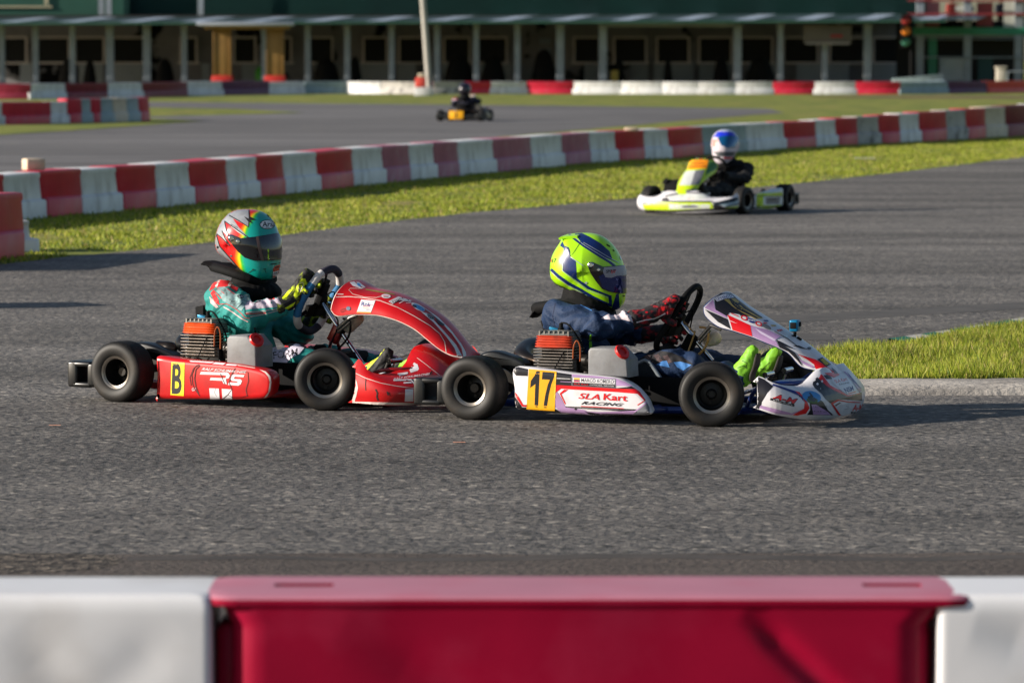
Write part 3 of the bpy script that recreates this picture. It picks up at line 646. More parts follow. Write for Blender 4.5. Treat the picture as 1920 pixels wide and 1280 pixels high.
def kart(name, fr, S, P):
    """S: shapes traced in frame fr; P: paint dict; returns root and named parts (root placed by caller)"""
    root = empty(name, fr.o, -fr.t); parts = {}; WB = S['wb']; R = .133
    fm = P['frame']
    # chassis tubes
    for sgn in (-1, 1):
        f = MB(); f.tube([(-.16, sgn * .30, .075), (.1, sgn * .31, .06), (.45, sgn * .35, .052), (.8, sgn * .33, .052), (1.08, sgn * .28, .055), (1.3, sgn * .25, .06)], .0155)
        f.tube([(.22, sgn * .33, .06), (.25, sgn * .47, .06), (.7, sgn * .47, .055), (.78, sgn * .34, .055)], .011)
        f.tube([(1.12, sgn * .27, .06), (1.2, sgn * .36, .075), (1.38, sgn * .34, .075), (1.43, 0, .075)], .010)
        f.tube([(1.10, sgn * .27, .06), (1.18, sgn * .34, .16), (1.32, sgn * .28, .175), (1.36, 0, .175)], .009)
        f.build('frame_rail', [fm], root)
    f = MB()
    for x in (-.1, .3, .72, 1.08): f.tube([(x, -.33, .055), (x, .33, .055)], .0145)
    f.build('cross_tube', [fm], root)
    f = MB(); f.box((.74, 0, .135), (.34, .24, .17), taper=.85); f.lathe((.70, 0, .22), (0, 0, 1), [(.03, 0), (.03, .02), (.02, .024)], 16); f.build('fuel_tank', [matblk], root, bevel=.02)
    for sgn in (-1, 1): MB().box((.70, sgn * .25, .11), (.36, .012, .14)).build('shade_filler', [matblk], root, bevel=.004)  # black panels added to fill the gap, imitating dark chassis and shadow
    f = MB(); f.box((.83, 0, .036), (.66, .54, .006)); f.build('floor_pan', [floor_m], root, bevel=.002)
    f = MB(); f.lathe((0, -.5, R), (0, 1, 0), [(.018, 0), (.018, 1.0)], 16); f.lathe((0, .27, R), (0, 1, 0), [(.085, 0), (.085, .006)], 28); f.lathe((0, -.2, R), (0, 1, 0), [(.06, 0), (.06, .01)], 28)
    f.build('rear_axle', [dkalu], root)
    # wheels
    wheel(root, 0, -.495, R, .13, -1); wheel(root, 0, .495, R, .13, 1)
    st = S['steer']
    for sgn in (-1, 1):
        f = MB(); f.tube([(WB - .02, sgn * .28, .09), (WB, sgn * .36, .12), (WB, sgn * .43, R)], .014); f.tube([(WB - .1, sgn * .40, .12), (WB - .1, sgn * .06, .13)], .006)
        f.box((WB, sgn * .35, .12), (.035, .03, .1)); f.build('stub_axle', [chrome], root)
    wheel(root, WB, -.475, R, .108, -1, st); wheel(root, WB, .475, R, .108, 1, st)
    # rear bumper, full width, with a window in each end
    f = MB()
    f.box((-.222, 0, .118), (.045, .86, .085))
    for sgn in (-1, 1):
        y = sgn * .47; d = .17
        f.box((-.225, y, .118), (.05, d, .112)); f.box((-.125, y, .118), (.045, d, .10)); f.box((-.178, y, .162), (.10, d, .024)); f.box((-.178, y, .073), (.10, d, .024))
    f.build('rear_bumper', [blackp], root, bevel=.010, seg=3)
    # side pods
    pod = smooth_outline([fr.L(p[0], p[1], -.56) for p in z(S['pod'][0], S['pod'][1])], 3)
    for sgn in (-1, 1):
        f = MB(); outline_prism(f, pod, -.56, -.46, .022, steps=4, inner=.93)
        if sgn > 0: f.v = [(a, -b, c) for a, b, c in f.v]
        o = f.build('side_pod', [P['pod']], root, ang=45); parts['pod' if sgn < 0 else 'podL'] = o
        if sgn > 0: o['label'] = 'side pod on the far side of the kart'
    # nose
    def nose_pts(tb): return cm([Vector(p) for p in tb] + [Vector((p[0], -p[1], p[2])) for p in tb[-2::-1]], 4)
    B, Mi, T = [nose_pts(S['nose'][k]) for k in ('b', 'm', 't')]; rows = []
    for q in range(9):
        t = q / 8
        rows.append([(b * ((1 - t) * (1 - 2 * t)) + m * (4 * t * (1 - t)) + c * (t * (2 * t - 1))) for b, m, c in zip(B, Mi, T)])
    rows = [[p + Vector((-.02, 0, -.012)) for p in rows[0]]] + rows + [[p + Vector((-.018, 0, -.004)) for p in rows[-1]]]
    f = MB(); f.grid(rows); parts['nose'] = f.build('nose_cone', [P['nose']], root, solid=-.006, ang=50)
    # front fairing
    rows = sweep_surface(fr, *S['fair']); f = MB(); f.grid(rows)
    parts['fair'] = f.build('front_fairing', [P['fair']], root, solid=-.006, ang=50)
    f = MB(); f.tube([r[0] + Vector((0, 0, -.001)) for r in rows], .0035, smooth=1); f.tube(rows[0], .0035, smooth=1); f.tube([r[-1] for r in rows], .0035, smooth=1)
    f.build('edge_trim', [P['trim']], parts['fair'])
    # seat
    sp = [fr.L(p[0], p[1], 0) for p in z(S['seat'][0], S['seat'][1])]; sp = cm(sp, 4); rows = []
    for i, p in enumerate(sp):
        r = []; k = i / (len(sp) - 1)
        for j in range(13):
            t = -1 + 2 * j / 12; lift = (abs(t) ** 3) * (.15 * sin(pi * min(k * 1.15, 1)) + .02); fw = (abs(t) ** 3) * .12 * (1 - k)
            r.append(p + Vector((fw, t * .19, lift)))
        rows.append(r)
    f = MB(); f.grid(rows); s_ = f.build('seat', [P.get('seat', matblk)], root, solid=.008, ang=60)
    if S.get('seatside'):
        q = [fr.L(p[0], p[1], -.225) for p in z(*S['seatside'])]
        f = MB(); f.poly(q); f.poly([p + Vector((0, .012, 0)) for p in q]); f.build('side_bolster', [M('carbon_weave', (34, 40, 46), .35, var=.5, sc=160)], s_)
        f = MB(); f.tube([q[0], q[1], q[2], q[3]], .008, smooth=3); f.build('seat_edge', [M('edge_grey', (116, 124, 130), .5)], s_)
    # engine
    ex0, ez0 = fr.L(*z(S['eng'][0], S['eng'][1]), -.42).xz; ex1, ez1 = fr.L(*z(S['eng'][0], S['eng'][2]), -.42).xz   # fins: bottom-left, top-right
    hx0, hz1 = fr.L(*z(S['eng'][0], S['eng'][3]), -.42).xz
    ec = (ex0 + ex1) / 2; W_ = ex1 - ex0; D = .14; yc = -.42 + D / 2
    f = MB(); f.box((ec + .01, yc + .02, ez0 - .03), (W_ * 1.0, D, .13)); f.lathe((ec, -.42, ez0 - .07), (0, -1, 0), [(.06, 0), (.06, .03), (.05, .036)], 24)
    eng = f.build('engine', [dkalu], root, bevel=.008)
    f = MB(); nf = 7
    for k in range(nf):
        zz = ez0 + (ez1 - ez0) * k / (nf - 1) * .93; f.box((ec, yc, zz), (W_ * (1 - .02 * (k % 2)), D, .0042))
    f.box((ec, yc, (ez0 + ez1) / 2), (W_ * .66, D * .7, ez1 - ez0), mi=1); f.build('cooling_fins', [fin_m, matblk], eng, bevel=.0012, seg=1)
    f = MB(); H = hz1 - ez1; rg = []                     # finned head: ribs bulge round it, domed top
    for k in range(49):
        t = k / 48; zz = ez1 + H * (.02 + 1.0 * t); rib = (.5 - .5 * cos(2 * pi * t * 7.0)) if t < .72 else .55 + .1 * cos(t * 60)
        sq = (1 - .10 * t) * (1.0 if t < .6 else sqrt(max(.02, 1 - ((t - .6) / .41) ** 2.4))); hw = (W_ * .5) * sq * (.945 + .085 * rib); hd = (D * .52) * sq * (.945 + .085 * rib)
        rg.append([Vector((ec + hw * (1 if cos(a) > 0 else -1) * abs(cos(a)) ** .38, yc + hd * (1 if sin(a) > 0 else -1) * abs(sin(a)) ** .38, zz)) for a in [2 * pi * (q + .5) / 40 for q in range(40)]])
    f.loft(rg)
    f.m = [0 if (sum(f.v[i][1] for i in q) / len(q) < yc - D * .36 and sum(f.v[i][2] for i in q) / len(q) < ez1 + H * .72) else 1 for q in f.f]
    for k in range(7): f.box((ec - W_ * .36 + k * W_ * .12, yc, ez1 + H * .80), (.006, D * .86, H * .36), mi=1)
    f.build('cylinder_head', [P['head'], head_gry], eng, ang=50)
    f = MB(); f.lathe((ec + .01, yc, hz1 - .01), (0, 0, 1), [(.012, 0), (.012, .02), (.009, .022), (.009, .038), (.002, .04)], 14); f.box((ec - .02, yc, hz1 + .004), (.04, .02, .014), ry=.2, mi=1)
    f.tube([(ec + .01, yc, hz1 + .03), (ec + .05, yc - .01, hz1 + .02), (ec + .11, yc - .02, hz1 - .06), (ec + .12, yc, ez0)], .004)
    f.build('spark_plug_cap', [matblk, camblue], eng, bevel=.002)
    f = MB(); f.box((ex1 + .045, yc + .01, ez0 + .02), (.06, .08, .07)); f.lathe((ex1 + .03, yc - .03, ez0 + .03), (1, 0, 0), [(.022, 0), (.022, .07)], 16)
    f.tube([(ex1 + .02, yc - .06, ez0 - .02), (ex1 + .03, yc - .07, ez0 - .05), (ex1 - .03, yc - .08, ez0 - .06)], .004)
    f.box((ex1 + .05, yc - .04, ez0 - .02), (.02, .012, .012)); f.build('carburettor', [dkalu], eng, bevel=.003)
    f = MB(); f.tube([(ex1 + .005, -.43, ez0 + .04), (ex1 + .008, -.43, ez1 + .01), (ex1 + .022, -.43, ez1 + .035), (ex1 + .036, -.43, ez1 + .01), (ex1 + .036, -.43, ez0 + .03)], .0032); f.build('fuel_hose', [copper], eng)
    f = MB(); f.tube([(ec + .0, yc - .075, ez0 - .02), (ec + .03, yc - .08, ez0 + .03), (ec + .05, yc - .07, ez1 - .01)], .0026); f.tube([(ec - .06, yc - .08, ez0 - .03), (ec - .03, yc - .085, ez0 - .012), (ec + .0, yc - .08, ez0 - .03)], .004)
    f.build('cable', [matblk], eng)
    f = MB(); f.tube([(ec - .03, yc + .05, ez0 + .02), (ex0 - .05, -.26, ez0 + .01), (ex0 - .13, -.2, ez0 + .03), (ex0 - .16, -.05, ez0 + .05), (ex0 - .14, .1, ez0 + .05)], [.02, .024, .036, .042, .042], n=16)
    f.lathe((ex0 - .10, -.30, ez0 + .012), (-1, .1, .02), [(.010, 0), (.028, .02), (.031, .04), (.031, .10), (.02, .115), (.012, .117)], 22)
    f.build('exhaust', [M('exhaust_metal', (52, 48, 46), .35, .8, dirt=(90, 66, 44), dsc=14)], eng)
    # chain guard, runs down over the rear sprocket
    g = [fr.L(p[0], p[1], -.36) for p in z(*S['guard'])]; f = MB(); outline_prism(f, smooth_outline(g, 3), -.38, -.31, .014); f.build('chain_guard', [blackp], root, ang=45)
    # airbox with red cap
    a = [fr.L(p[0], p[1], -.50) for p in z(*S['box'])]; f = MB(); outline_prism(f, a, -.50, -.50 + S['boxd'], .010); ab = f.build('airbox', [P.get('box', greyp)], root, ang=40)
    cp = fr.L(*z(S['box'][0], S['cap']), -.5 + .01) + Vector((.004, 0, .006)); f = MB(); ax = Vector((.72, -.35, .62)).normalized()
    f.lathe(cp, ax, [(.004, -.006), (.032, -.006), (.034, 0), (.031, .007), (.018, .009), (.016, .002), (.002, .002)], 28); f.build('cap', [P.get('cap', redcap)], ab)
    # steering wheel
    rc = fr.L(*z(S['ringc'][0], S['ringc'][1]), 0); un = Vector(S['ringn']).normalized()
    rp = [fr.Pl(p[0], p[1], rc, un) for p in z(*S['ring'])]; rp, _ = catmull(rp, [0] * len(rp), 4, True); parts['ring'] = rp
    f = MB(); f.tube(rp, S['ringr'], n=14, closed=True, smooth=1)
    nn = len(rp); cols = S.get('ringcol')
    if cols: f.m = [cols[int((i // 14) / nn * len(cols))] for i in range(len(f.m))]
    sw = f.build('steering_wheel', P['ring'], root, ang=60)
    f = MB()
    for k in (2, int(nn * .36), int(nn * .68)): f.tube([rc + un * .01, rp[k % nn]], .009, smooth=1, flat=.4)
    f.lathe(rc - un * .005, un, [(.03, 0), (.035, .01), (.03, .03)], 18); ry_ = atan2(un.x, un.z); f.box(rc + un * .004, (.15, .05, .022), ry=ry_); f.box(rc + un * .004 + Vector((-.02, 0, -.045)), (.05, .17, .018), ry=ry_); f.build('spokes', [matblk], sw, bevel=.003)
    f = MB(); f.box(rc - un * .02 + Vector((.022, 0, .05)), (.062, .10, .026), ry=ry_); f.box(rc - un * .035 + Vector((.022, 0, .05)), (.045, .08, .004), ry=ry_, mi=1); f.tube([rc + Vector((.02, .03, .02)), rc + Vector((.06, .03, .03)), rc + Vector((.05, .02, -.05)), rc + Vector((.09, 0, -.10))], .003); f.build('display', [matblk, dkalu], sw, bevel=.003)
    f = MB(); c1 = fr.L(*z(S['col'][0], S['col'][1]), 0); f.lathe(c1, (rc - c1), [(.0095, 0), (.0095, (rc - c1).length)], 14)
    f.lathe(c1 + (rc - c1) * .45, (rc - c1), [(.014, 0), (.016, .01), (.014, .03)], 14, mi=1); f.build('steering_column', [chrome, matblk], root)
    # column bracket, bottle, clutter under the fairing
    q = c1 + (rc - c1) * .52
    f = MB(); f.box(q + Vector((-.02, 0, -.02)), (.05, .03, .075), ry=.5); f.tube([q + Vector((-.03, -.02, -.04)), q + Vector((-.02, -.1, -.2))], .008); f.tube([q + Vector((-.03, .02, -.04)), q + Vector((-.02, .1, -.2))], .008)
    f.build('column_bracket', [P['bracket']], root, bevel=.004)
    f = MB(); bp = [fr.L(p[0], p[1], -.03) for p in z(*S['bar'])]; f.tube(bp, .009, smooth=1); f.tube([bp[0] + Vector((0, 0, -.018)), bp[1] + Vector((0, 0, -.018))], .006, smooth=1); f.build('fairing_bracket', [M('bracket_metal', (120, 116, 112), .4, .7)], root, bevel=.002)
    f = MB(); b0, b1 = [fr.L(p[0], p[1], .02) for p in z(*S['bottle'])]; f.caps(b0, .030, b1, .030); f.build('overflow_bottle', [bottle_m], root)
    f = MB(); f.tube([q + Vector((.03, -.02, .05)), q + Vector((.07, -.03, .04)), q + Vector((.06, -.03, -.03)), q + Vector((-.02, -.04, -.12)), (q.x - .02, -.06, .12)], .005)
    f.tube([rc + un * .03, rc + un * .05 + Vector((.03, -.02, -.03)), q + Vector((.01, -.03, .02)), (q.x - .03, -.08, .2)], .0035)
    f.build('hoses', [P['hose']], root)
    # pedals
    for sgn in (-1, 1):
        f = MB(); y = sgn * .13; x = WB + .09
        f.tube([(x - .01, y, .05), (x + .01, y, .12), (x + .035, y, .185), (x + .04, y - sgn * .03, .20)], .007)
        f.lathe((x + .04, y - .045, .195), (0, 1, 0), [(.011, 0), (.011, .10)], 14); f.build('pedal', [chrome], root)
    f = MB(); f.tube([(WB + .05, -.22, .12), (WB + .2, -.2, .17), (1.36, -.12, .175)], .008); f.build('chrome_bar', [chrome], root)
    return root, parts
# ------------------------------------------------------------ garage building
YB = 215.0
def bx(p, Y): return (p - 960) / F * Y
def bz(p, Y): return at(960, p, Y).z
walls = ground_mat('garage_wall', [(152, 150, 152), (124, 122, 124), (18, 18, 20)], [0, (.5, .45, .6, .6), (.42, .56, .585, 1)], bump=.1, bsc=4)
gdark = M('garage_opening', (6, 7, 9), .6, var=.3, sc=.6); gpan = M('garage_panel', (176, 184, 188), .7, var=.2, sc=.6, dirt=(60, 60, 62), dsc=.3, damt=.7)
gfr = M('window_frame_white', (236, 226, 220), .6); gpost = M('post_grey', (132, 140, 146), .55, var=.15, sc=1.5)
bld = tag(empty('garage_building', (0, YB, 0)), 'long dark green garage building with grey posts behind the far wall', 'building')
def part(name, mats, f, par=bld, **k):
    m = MB(); f(m); m.v = [(v[0], v[1] - YB, v[2]) for v in m.v]; return m.build(name, mats, par, **k)
xl, xr = bx(-300, YB), bx(1720, YB)
part('rear_wall', walls, lambda m: m.box(((xl + xr) / 2, YB + .1, 1.7), (xr - xl, .2, 3.4)))
part('floor_slab', M('slab', (90, 88, 86), .8), lambda m: m.box(((xl + xr) / 2, YB - 7, .03), (xr - xl, 13.6, .06)))
# corrugated upper wall
def upper(m):
    n = 60; rows = []
    for i in range(n + 1): rows.append([(x, 208.0 + (.05 if i % 2 else 0), 3.30 + 3.2 * i / n) for x in (xl, xr)])
    m.grid(rows)
part('upper_wall', M('green_cladding', (15, 52, 48), .55, var=.25, sc=.3, dirt=(14, 40, 40), dsc=.25), upper, ang=10)
part('roof', M('roof_dark', (30, 44, 44), .6), lambda m: m.box(((xl + xr) / 2, 213, 6.6), (xr - xl, 11, .15)))
part('ceiling', M('dark_ceiling', (40, 38, 38), .8), lambda m: m.box(((xl + xr) / 2, 211, 3.42), (xr - xl, 8, .08)))
def aw(m):                                         # awning of overlapping corrugated sheets, in slanting courses
    x = xl; k = 0
    while x < xr:
        w_ = 1.85; zl = 3.02 + .16 * (x - xl) / (xr - xl); m.mi = k % 3
        m.add([(x, 201.5, zl), (x + w_, 201.5, zl + .012), (x + w_ + 1.5, 208.2, zl + .34), (x + 1.5, 208.2, zl + .33), (x, 201.5, zl + .03), (x + w_, 201.5, zl + .045), (x + w_ + 1.5, 208.2, zl + .37), (x + 1.5, 208.2, zl + .36)],
              [(3, 2, 1, 0), (4, 5, 6, 7), (0, 1, 5, 4), (1, 2, 6, 5), (2, 3, 7, 6), (3, 0, 4, 7)]); x += w_ / 2 + .005; k += 1
part('awning', [M('sheet_light', (176, 192, 212), .35, .2, sc=1), M('sheet_green', (34, 58, 60), .5, sc=1), M('sheet_mid', (60, 78, 86), .45, sc=1)], aw, recalc=False)
part('gutter', M('gutter_green', (46, 86, 72), .5), lambda m: m.add(*(lambda q: (q.v, q.f))(MB().box(((xl + xr) / 2, 201.4, 3.06), (xr - xl, .12, .10), ry=-.0028))))
part('tarpaulin', M('tarp_green', (28, 76, 62), .6, var=.2, sc=.5), lambda m: m.box((bx(95, 207), 207.6, 4.2), (bx(235, 207) - bx(-60, 207), .05, 1.9)))
part('tarp_border', M('tarp_beige', (176, 166, 136), .6), lambda m: (m.box((bx(30, 207), 207.5, bz(13, 207)), (3.4, .05, .08)), m.box((bx(87, 207), 207.5, 4.6), (.16, .05, 1.3)), m.box((bx(100, 207), 207.5, bz(31.5, 207)), (5.6, .05, .08)))) and None
for p_ in (192, 206, 378):
    part('downpipe', gpost, lambda m: m.box((bx(p_, 207.3), 207.3, 4.4), (.26, .1, 2.3)))
for p_ in (6, 69, 138, 208, 277, 347, 497, 578, 652, 735, 820, 893, 970, 1050, 1130, 1382, 1462, 1545, 1625):
    wd = .36 if p_ in (208, 277, 1050, 1130, 1382, 1625) else .27
    part('post', gpost, lambda m: (m.box((bx(p_, 203), 203, 1.53), (wd, .3, 3.06)), m.box((bx(p_, 203), 202.98, 2.93), (wd + .1, .34, .1))) and None, bevel=.02, seg=1)
part('beam', gpost, lambda m: m.box(((bx(1130, 203) + bx(1382, 203)) / 2, 203, bz(48, 203)), (bx(1382, 203) - bx(1130, 203), .3, .14)))
for c_, w_ in ((30, 40), (100, 60), (170, 50), (245, 66), (355, 26), (460, 36), (525, 40), (602, 40), (704, 40), (772, 42), (857, 44), (922, 52), (1100, 44), (1181, 56), (1261, 56), (1340, 56), (1417, 56), (1500, 60), (1590, 66), (1668, 60)):
    W2 = w_ / F * YB; xc = bx(c_, YB); z0 = bz(117, YB); z1 = bz(72, YB)
    f_ = part('window', gfr, lambda m: (m.box((xc, YB - .05, z1 + .03), (W2 + .2, .14, .10)), m.box((xc, YB - .08, z0 - .04), (W2 + .4, .2, .10)), m.box((xc - W2 / 2 - .05, YB - .05, (z0 + z1) / 2), (.10, .14, z1 - z0)), m.box((xc + W2 / 2 + .05, YB - .05, (z0 + z1) / 2), (.10, .14, z1 - z0))) and None)
    part('pane', gdark, lambda m: m.box((xc, YB - .02, (z0 + z1) / 2), (W2, .06, z1 - z0)), f_)
for i, (a_, b2) in enumerate(((40, 62), (150, 195), (212, 268), (380, 395), (455, 490), (590, 650), (668, 730), (745, 780), (830, 880), (900, 960), (1095, 1128), (1180, 1215), (1225, 1300), (1310, 1370), (1400, 1455), (1492, 1590), (1635, 1695))):
    part('counter_panel', gpan, lambda m: m.box((bx((a_ + b2) / 2, YB - .3), YB - .4, .62), ((b2 - a_) / F * YB, .1, 1.12)))
part('notice', M('notice_grey', (150, 158, 170), .6), lambda m: (m.box((bx(1022, YB), YB - .15, bz(98, YB)), (.62, .05, .42)), m.box((bx(1022, YB), YB - .15, bz(78, YB)), (.56, .05, .3))) and None)
bd = part('sign_board', M('board_beige', (96, 88, 80), .6, var=.15, sc=1), lambda m: m.box((bx(1550, 202.5), 202.4, bz(64, 202)), (2.2, .06, .85)), bevel=.01)
part('red_stripe', M('stripe_red', (150, 30, 30), .6), lambda m: m.box((bx(1568, 202), 202.34, bz(68, 202)), (.55, .02, .12)), bd)
part('sill', M('board_edge', (150, 142, 134), .6), lambda m: m.box((bx(1550, 202.5), 202.3, bz(82, 202)), (2.0, .12, .08)), bd)
# heaps under cloths, tables and crates inside the bays
drk = M('cloth_black', (14, 15, 18), .85, var=.3, sc=2)
for i, (c_, w_, h_, lab) in enumerate(((612, 56, 27, 'black cloth heap, long and flat, third bay right of the yellow canopy'), (665, 30, 30, 'narrow black cloth heap beside the lamp pole bays'), (860, 60, 34, 'wide black cloth heap behind the far kart driver'), (925, 50, 34, 'black cloth heap at the foot of the bay left of the notices'), (1020, 50, 44, 'tall black cloth heap below the grey notices'), (1160, 26, 28, 'black cloth heap beside the small yellow box'), (1252, 18, 26, 'pointed black cloth heap in the wide middle bay'), (1352, 34, 32, 'black cloth heap at the right end of the wide bay'), (1425, 60, 30, 'black cloth heap just right of the wide bay'), (130, 40, 26, 'black cloth heap in the second bay from the left'), (170, 26, 24, 'black cloth heap in the third bay from the left'), (310, 40, 26, 'black cloth heap left of the yellow canopy'))):
    x = bx(c_, 210); W2 = w_ / F * 210; H2 = h_ / F * 210 + .7; m = MB()
    rings = []
    for k in range(7):
        t = k / 6; s_ = (1 - .55 * t ** 1.5) * (1 if k < 6 else .5); rings.append([Vector(((cos(a) * W2 / 2 * s_) * (1 + .12 * noise.noise(Vector((k, a, c_)))) + (.2 * t * noise.noise(Vector((c_, 1, 1)))), sin(a) * .5 * s_, H2 * t)) for a in [2 * pi * j / 14 for j in range(14)]])
    m.loft(rings); o = m.build('cloth_heap', drk, ang=50); o.location = (x, 210, .06); tag(o, lab, 'covered heap', 'covered heaps in the garages')
o = MB().box((0, 0, .25), (.34, .3, .5)).build('box', M('box_yellow', (176, 150, 60), .6), bevel=.02); o.location = (bx(1152, 204.5), 204.5, .34); MB().box((0, 0, .52), (.36, .32, .05)).build('lid', M('box_yellow', (0, 0, 0)), o, bevel=.01); MB().box((0, 0, -.17), (.7, .5, .34)).build('stand', drk, o); tag(o, 'small yellow box on a low stand at the left end of the wide bay', 'box')
m = MB(); m.lathe((0, 0, 0), (0, 0, 1), [(.16, 0), (.20, .05), (.20, .75), (.14, .88), (.06, .95), (.06, 1.02), (.02, 1.03)], 20); o = m.build('gas_bottle', M('bottle_green', (60, 150, 20), .5), ang=40); o.location = (bx(487, 206), 206, .06); tag(o, 'bright green upright bottle between the yellow columns', 'gas bottle')

# yellow canopy
cy = tag(empty('canopy', (bx(466, 196), 196, 0)), 'yellow canopy on two columns standing in red base blocks', 'canopy')
cyl = M('canopy_yellow', (140, 106, 52), .55, var=.15, sc=2, dirt=(120, 90, 40), dsc=2); cm_ = M('canopy_roof', (176, 182, 196), .3, .4)
for p_ in (418, 517):
    x = bx(p_, 196) - bx(466, 196); m = MB(); m.box((x, 0, 1.5), (.68, .6, 2.6)); m.box((x - .36, 0, 1.5), (.06, .7, 2.6)); m.box((x + .36, 0, 1.5), (.06, .7, 2.6)); c = m.build('column', cyl, cy, bevel=.01)
    m = MB(); m.box((x, 0, .33), (1.0, .9, .72), taper=.92); m.build('base_block', M('base_red', (190, 44, 34), .5), c, bevel=.05)
m = MB(); m.box((-.05, 0, 2.92), (4.1, 2.2, .10)); m.box((-.05, -1.12, 2.97), (4.3, .06, .16), mi=0); m.build('roof', cm_, cy, bevel=.01)
m = MB(); m.box((0, 0, 2.80), (3.7, 1.8, .13)); m.build('roof_frame', cyl, cy)

# lamp pole, its stacked base blocks
lp = MB(); q0 = G(806, 180); Yp = q0.y; dx = bx(793, Yp) - bx(806, Yp); hz = bz(0, Yp)
lp.lathe((0, 0, 0), Vector((dx * 3, 0, hz * 3)), [(.14, 0), (.14, .1), (.125, .12), (.09, 9.5), (.05, 9.55)], 16)
lo = lp.build('lamp_pole', M('pole_grey', (170, 166, 158), .55, var=.1, sc=2)); lo.location = (q0.x, Yp, 0); tag(lo, 'tall pale grey lamp pole leaning slightly left behind the far kart', 'lamp pole')
m = MB(); ex = dx * 3 / (hz * 3) * 9.5; m.tube([(ex, 0, 9.4), (ex + .6, -.4, 9.75), (ex + 1.5, -1, 9.8)], .05); m.box((ex + 1.8, -1.1, 9.78), (.7, .28, .12)); m.build('lamp_arm', M('pole_grey', (0, 0, 0)), lo)
for (pc, w_, z0, z1, cc, nm, lab) in ((794, 34, 0, .34, BW, 'block', 'white concrete block at the foot of the lamp pole'), (789, 20, .34, .72, BSM, 'block', 'red block stacked on the white block by the lamp pole'), (791, 14, .72, .88, BC, 'block', 'small cream block topmost on the stack by the lamp pole')):
    o = MB().box((0, 0, (z1 - z0) / 2), (w_ / F * (Yp - 1), .5, z1 - z0 - .004), taper=.94).build('concrete_block', cc, bevel=.03); o.location = (bx(pc, Yp - .6), Yp - .6, z0 + .002); tag(o, lab, 'block', 'stacked blocks by the lamp pole')

# traffic light
tx = bx(1697, 196); t = tag(empty('traffic_light', (tx, 196, 0)), 'traffic light with red, orange and green lamps right of the garages', 'traffic light')
MB().box((0, .1, 2.65), (.42, .2, 1.5)).build('housing', matblk, t, bevel=.02); MB().lathe((.25, .15, 0), (0, 0, 1), [(.07, 0), (.07, 3.3)], 12).build('pole', matblk, t)
for zz, cc, nm in ((38, (160, 50, 50), 'lens_red'), (58, (226, 130, 40), 'lens_orange'), (78, (60, 120, 100), 'lens_green')):
    m = MB(); m.lathe((0, .0, bz(zz, 196)), (0, -1, 0), [(.21, 0), (.21, .02), (.16, .07), (.08, .1), (.01, .105)], 20); l_ = m.build('lamp', M(nm, cc, .35), t)
    m = MB(); m.grid([[(cos(a) * .225, -d, bz(zz, 196) + sin(a) * .225) for a in [pi * j / 10 for j in range(11)]] for d in (0, .2)]); m.build('visor', matblk, l_, solid=.01)
# two-storey stand at the right
st = tag(empty('timing_stand', (bx(1810, 205), 205, 0)), 'two-storey stand with red rails and a green beam at the right', 'stand'); sx = bx(1810, 205)
gg = M('stand_green', (40, 120, 90), .55, var=.2, sc=1); rr_ = M('rail_red', (140, 50, 54), .5)
for p_ in (1723, 1812, 1907, 1990): MB().box((bx(p_, 205) - sx, 0, 3.2), (.34, .3, 6.4)).build('post', gpost, st)
MB().box((1.5, 0, bz(59, 205)), (8.5, .35, .34)).build('green_beam', gg, st); MB().box((1.5, 2.0, bz(68, 205)), (8.5, 4.0, .1)).build('deck', gpost, st)
MB().box((1.5, -.2, bz(27, 205)), (8.5, .08, .09)).build('rail', rr_, st); MB().box((1.5, -.2, bz(1, 205)), (8.5, .08, .09)).build('rail', rr_, st)
MB().box((bx(1748, 205) - sx, .4, 1.3), (.4, .3, 2.5)).build('column', gg, st); MB().box((0, 2.8, 1.6), (6, .1, 3.2)).build('rear_wall', gdark, st)
for a_, b2, c_, d_, mm, nm in ((1762, 1813, 110, 152, gpan, 'panel'), (1835, 1862, 108, 152, M('panel_teal', (24, 66, 66), .6), 'panel'), (1830, 1860, 5, 50, rr_, 'banner'), (1880, 1930, 2, 52, M('banner_white', (190, 190, 180), .7), 'banner'), (1735, 1760, 4, 52, M('banner_pink', (150, 90, 90), .7), 'banner'), (1790, 1825, 12, 22, M('banner_white', (0, 0, 0)), 'banner')):
    MB().box((bx((a_ + b2) / 2, 205) - sx, .6 if nm == 'panel' else .15, (bz(c_, 205) + bz(d_, 205)) / 2), ((b2 - a_) / F * 205, .05, bz(c_, 205) - bz(d_, 205))).build(nm, mm, st)
m = MB(); m.tube([(-2, -.3, bz(108, 205)), (3, -.3, bz(108, 205))], .03); m.tube([(-2, -.3, bz(74, 205)), (3, -.3, bz(74, 205))], .02); m.build('handrail', gpost, st)
m = MB(); m.box((0, 0, .5), (.46, .4, 1.0), taper=.9); o = m.build('bin', M('bin_white', (196, 188, 172), .6), bevel=.04); MB().box((0, 0, 1.03), (.52, .46, .08)).build('lid', M('bin_white', (0, 0, 0)), o, bevel=.02); o.location = (bx(1875, 198), 198, .02); tag(o, 'white waste bin standing below the two-storey stand', 'bin')
# railing at the right of the bin
m = MB(); m.tube([(0, 0, 0), (0, 0, .75), (.15, 0, .85), (1.6, 0, .85)], .03); m.tube([(1.0, 0, 0), (1.0, 0, .85)], .03); o = m.build('railing', gpost); o.location = (bx(1888, 199), 199, 0); tag(o, 'low grey tube railing right of the white bin', 'railing')
